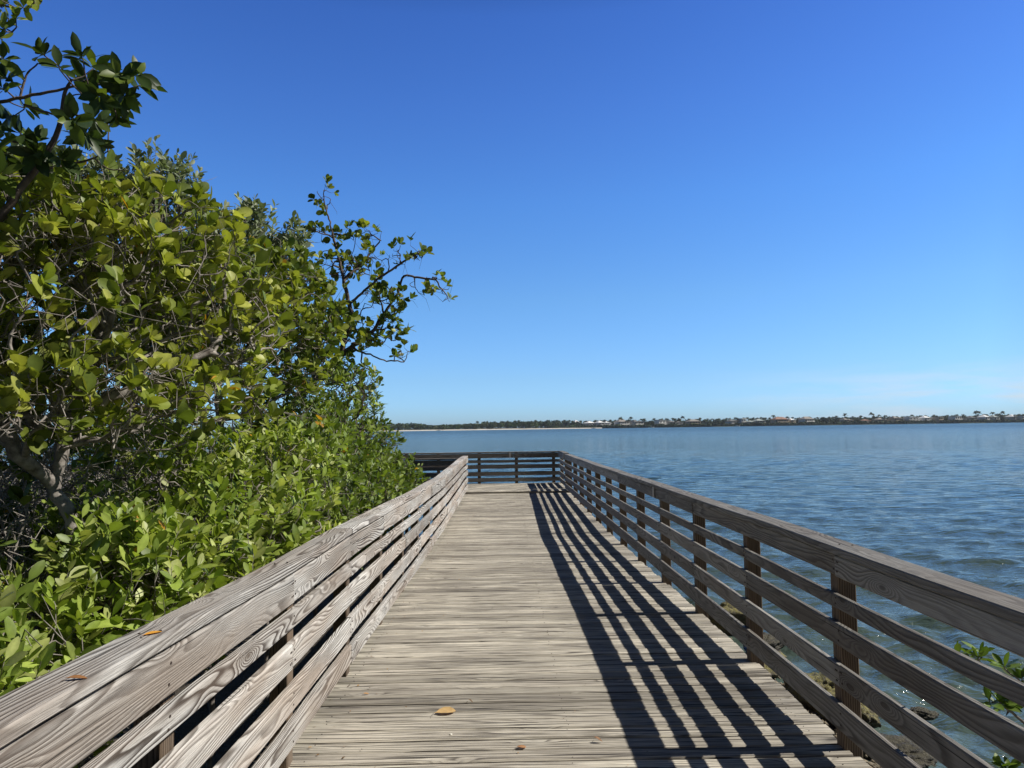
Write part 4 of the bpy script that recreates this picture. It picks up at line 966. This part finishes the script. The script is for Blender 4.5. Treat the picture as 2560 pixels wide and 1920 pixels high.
# big round tree on the shore
def round_tree():
    r=empty('broadleaf_tree',(FX(2072),YS+8,WATER+1)); tag(r,'large round dark crowned tree standing alone on the far shore lawn','tree')
    g=np.random.default_rng(99); n=900; d=unit(g.normal(size=(n,3))); P=d*g.uniform(.8,1.03,(n,1))*np.array([5.2,4.5,4.0])+np.array([0,0,4.7])
    nn=unit(d+g.normal(0,.5,(n,3))); A=unit(np.cross(nn,g.normal(size=(n,3)))); B=np.cross(nn,A); V=np.stack([P-A*.6,P-B*.5,P+A*.6,P+B*.5],1).reshape(-1,3)
    fast_mesh('crown',V,[np.arange(4*n).reshape(-1,4)],M_far,r,np.repeat(np.concatenate([np.array([[.035,.055,.028]])*g.uniform(.7,1.3,(n,1)),np.ones((n,1))],1),4,0),smooth=False)
    v,f=tubes([(np.array([[0,0,0],[0,0,2.],[.2,0,4.5]]),np.array([.5,.4,.3]))],g,6); fast_mesh('trunk',v,[f],B_dark,r)
round_tree()
def seawall():
    k=0
    for a,b,c,lab in ((1440,1700,(.10,.095,.085),'dark seawall below the white roofed houses'),(1706,1912,(.09,.085,.08),'dark mossy seawall in front of the shaded palms'),(1916,2262,(.22,.19,.17),'brownish seawall running below the terracotta and tan mansions'),(2268,2335,(.50,.48,.44),'pale short seawall in front of the glass fronted house'),(2340,2740,(.12,.11,.10),'dark seawall at the right end of the far shore')):
        r=multi('seawall',[((FX(a,YS-7),YS-8,WATER-.6),(FX(b,YS-7),YS-7,WATER+1.25)),((FX(a,YS-7),YS-8.25,WATER+1.253),(FX(b,YS-7),YS-6.8,WATER+1.5))],plain('seawall_concrete',c,.9,ns=.3,var=.3),None); tag(r,lab,'seawall')
seawall()
def boat(px,Y,Lm,label,canopy,name='motorboat',hullc=(.75,.75,.74)):
    r=empty(name,(FX(px,Y),Y,WATER)); tag(r,label,'boat'); mh=plain('hull_white',hullc,.4)
    V=[];F=[]; k=9
    for i in range(k):
        t=i/(k-1); x=(t-.5)*Lm; wd=.14*Lm*(1-max(0,(t-.55)/.45)**2*.97); h=.10*Lm+.04*Lm*t*t
        V+=[(x,-wd,h),(x,-wd*.75,-.25),(x,wd*.75,-.25),(x,wd,h)]
    for i in range(k-1):
        for j in range(3): a=i*4+j; F.append((a,a+1,a+5,a+4))
        a=i*4; F.append((a,a+4,a+7,a+3))
    F+=[(0,3,2,1)]
    mesh_obj('hull',V,F,mh,r)
    multi('console',[((-.1*Lm,-.05*Lm,.1*Lm),(.04*Lm,.05*Lm,.19*Lm))],mh,r)
    if canopy:
        multi('canopy',[((-.2*Lm,-.11*Lm,.33*Lm),(.1*Lm,.11*Lm,.345*Lm))],MW,r)
        for a in (-.18,.08):
            for b in (-.09,.09): multi('canopy_pole',[((a*Lm-.03,b*Lm-.03,.1*Lm),(a*Lm+.03,b*Lm+.03,.33*Lm))],MG,r)
    multi('outboard_motor',[((-.54*Lm,-.02*Lm,.02*Lm),(-.502*Lm,.02*Lm,.16*Lm))],plain('motor_black',(.02,.02,.02),.4),r)
boat(1097,872,5.2,'small pale skiff in the shallows off the white sandbar',False)
boat(1628,YS-14,8,'white motorboat with canopy moored below the far shore houses',True)
boat(1843,YS-14,7,'white motorboat moored in front of the columned house',True)
boat(1484,YS-16,5.5,'low white open boat beside the end of the sandbar',False)
def person(px,Y,label,c,z=0.0,lean=0):
    """standing figure grown as one skin"""
    r=empty('person',(FX(px,Y),Y,WATER+z)); tag(r,label,'person')
    P=[((0,0,.92),.15),((0,0,1.15),.13),((0,0,1.42),.16),((0,0,1.55),.06),((0,0,1.66),.10),((0,0,1.78),.09),
       ((-.09,0,.85),.10),((-.11,.02,.48),.07),((-.12,0,.06),.05),((.09,0,.85),.10),((.12,-.05,.48),.07),((.13,0,.06),.05),
       ((-.20,0,1.42),.06),((-.27,.03,1.14),.05),((-.24,-.12,.92),.035),((.20,0,1.42),.06),((.28,.03,1.14),.05),((.22,-.16,.98),.035)]
    E=[(0,1),(1,2),(2,3),(3,4),(4,5),(0,6),(6,7),(7,8),(0,9),(9,10),(10,11),(2,12),(12,13),(13,14),(2,15),(15,16),(16,17)]
    me=bpy.data.meshes.new('body'); me.from_pydata([p for p,_ in P],E,[]); me.materials.append(c); o=bpy.data.objects.new('body',me); COL.objects.link(o); o.parent=r
    m=o.modifiers.new('skin','SKIN'); 
    for i,(p,rd) in enumerate(P): me.skin_vertices[0].data[i].radius=(rd,rd)
    me.skin_vertices[0].data[0].use_root=True
    o.modifiers.new('sub','SUBSURF').levels=1; o.modifiers['sub'].render_levels=1
M_dk=plain('dark_clothes',(.03,.04,.05),.9); M_gc=plain('grey_clothes',(.12,.11,.13),.9)
person(1107,868,'person in dark clothes wading at the right end of the pale skiff',M_dk,-.3)
person(1103,874,'person in grey standing in the pale skiff',M_gc,.45)
print('objects',len(bpy.data.objects),'polys',sum(len(m.polygons) for m in bpy.data.meshes))

# ------------------------------------------------------------------ sea air between here and the far shore
def haze():
    V=[(x,y,z) for z in (WATER-4.5,26) for x,y in ((-9600,-9600),(9600,-9600),(9600,9600),(-9600,9600))]
    F=[(0,3,2,1),(4,5,6,7),(0,1,5,4),(1,2,6,5),(2,3,7,6),(3,0,4,7)]
    m=bpy.data.materials.new('sea_haze'); m.use_nodes=True; t=m.node_tree; t.nodes.remove(t.nodes['Principled BSDF'])
    v=t.nodes.new('ShaderNodeVolumePrincipled'); v.inputs['Color'].default_value=(.80,.88,.95,1); v.inputs['Density'].default_value=.00009; v.inputs['Anisotropy'].default_value=.2
    t.links.new(v.outputs[0],t.nodes['Material Output'].inputs['Volume'])
    o=mesh_obj('haze',V,F,m); tag(o,kind='stuff')
haze()
# dry bits blown over the boards
def litter():
    g=np.random.default_rng(17); n=260
    ys=g.uniform(1.5,14,n); xs=np.where(g.uniform(size=n)<.65,-1.08+np.abs(g.normal(0,.22,n)),g.uniform(-1.0,1.6,n)); zs=np.array([deckz(y) for y in ys])+.006
    P=np.stack([xs,ys,zs],1); a=g.uniform(0,6.28,n); D=np.stack([np.cos(a),np.sin(a),g.normal(0,.12,n)],1); Nn=unit(np.stack([g.normal(0,.3,n),g.normal(0,.3,n),np.ones(n)],1))
    pal=np.array([(.16,.10,.05),(.28,.16,.07),(.09,.06,.04),(.45,.27,.10)]); C=pal[g.integers(0,4,n)]
    V,F3,F4,Cc=leaf_arrays(P,D,Nn,g.uniform(.006,.022,n),C,'oval',g,.3,.2)
    o=fast_mesh('leaf_litter',V,[F3,F4],L_dry,None,Cc); tag(o,'tiny brown leaf crumbs scattered on the deck boards','litter',kind='stuff')
litter()
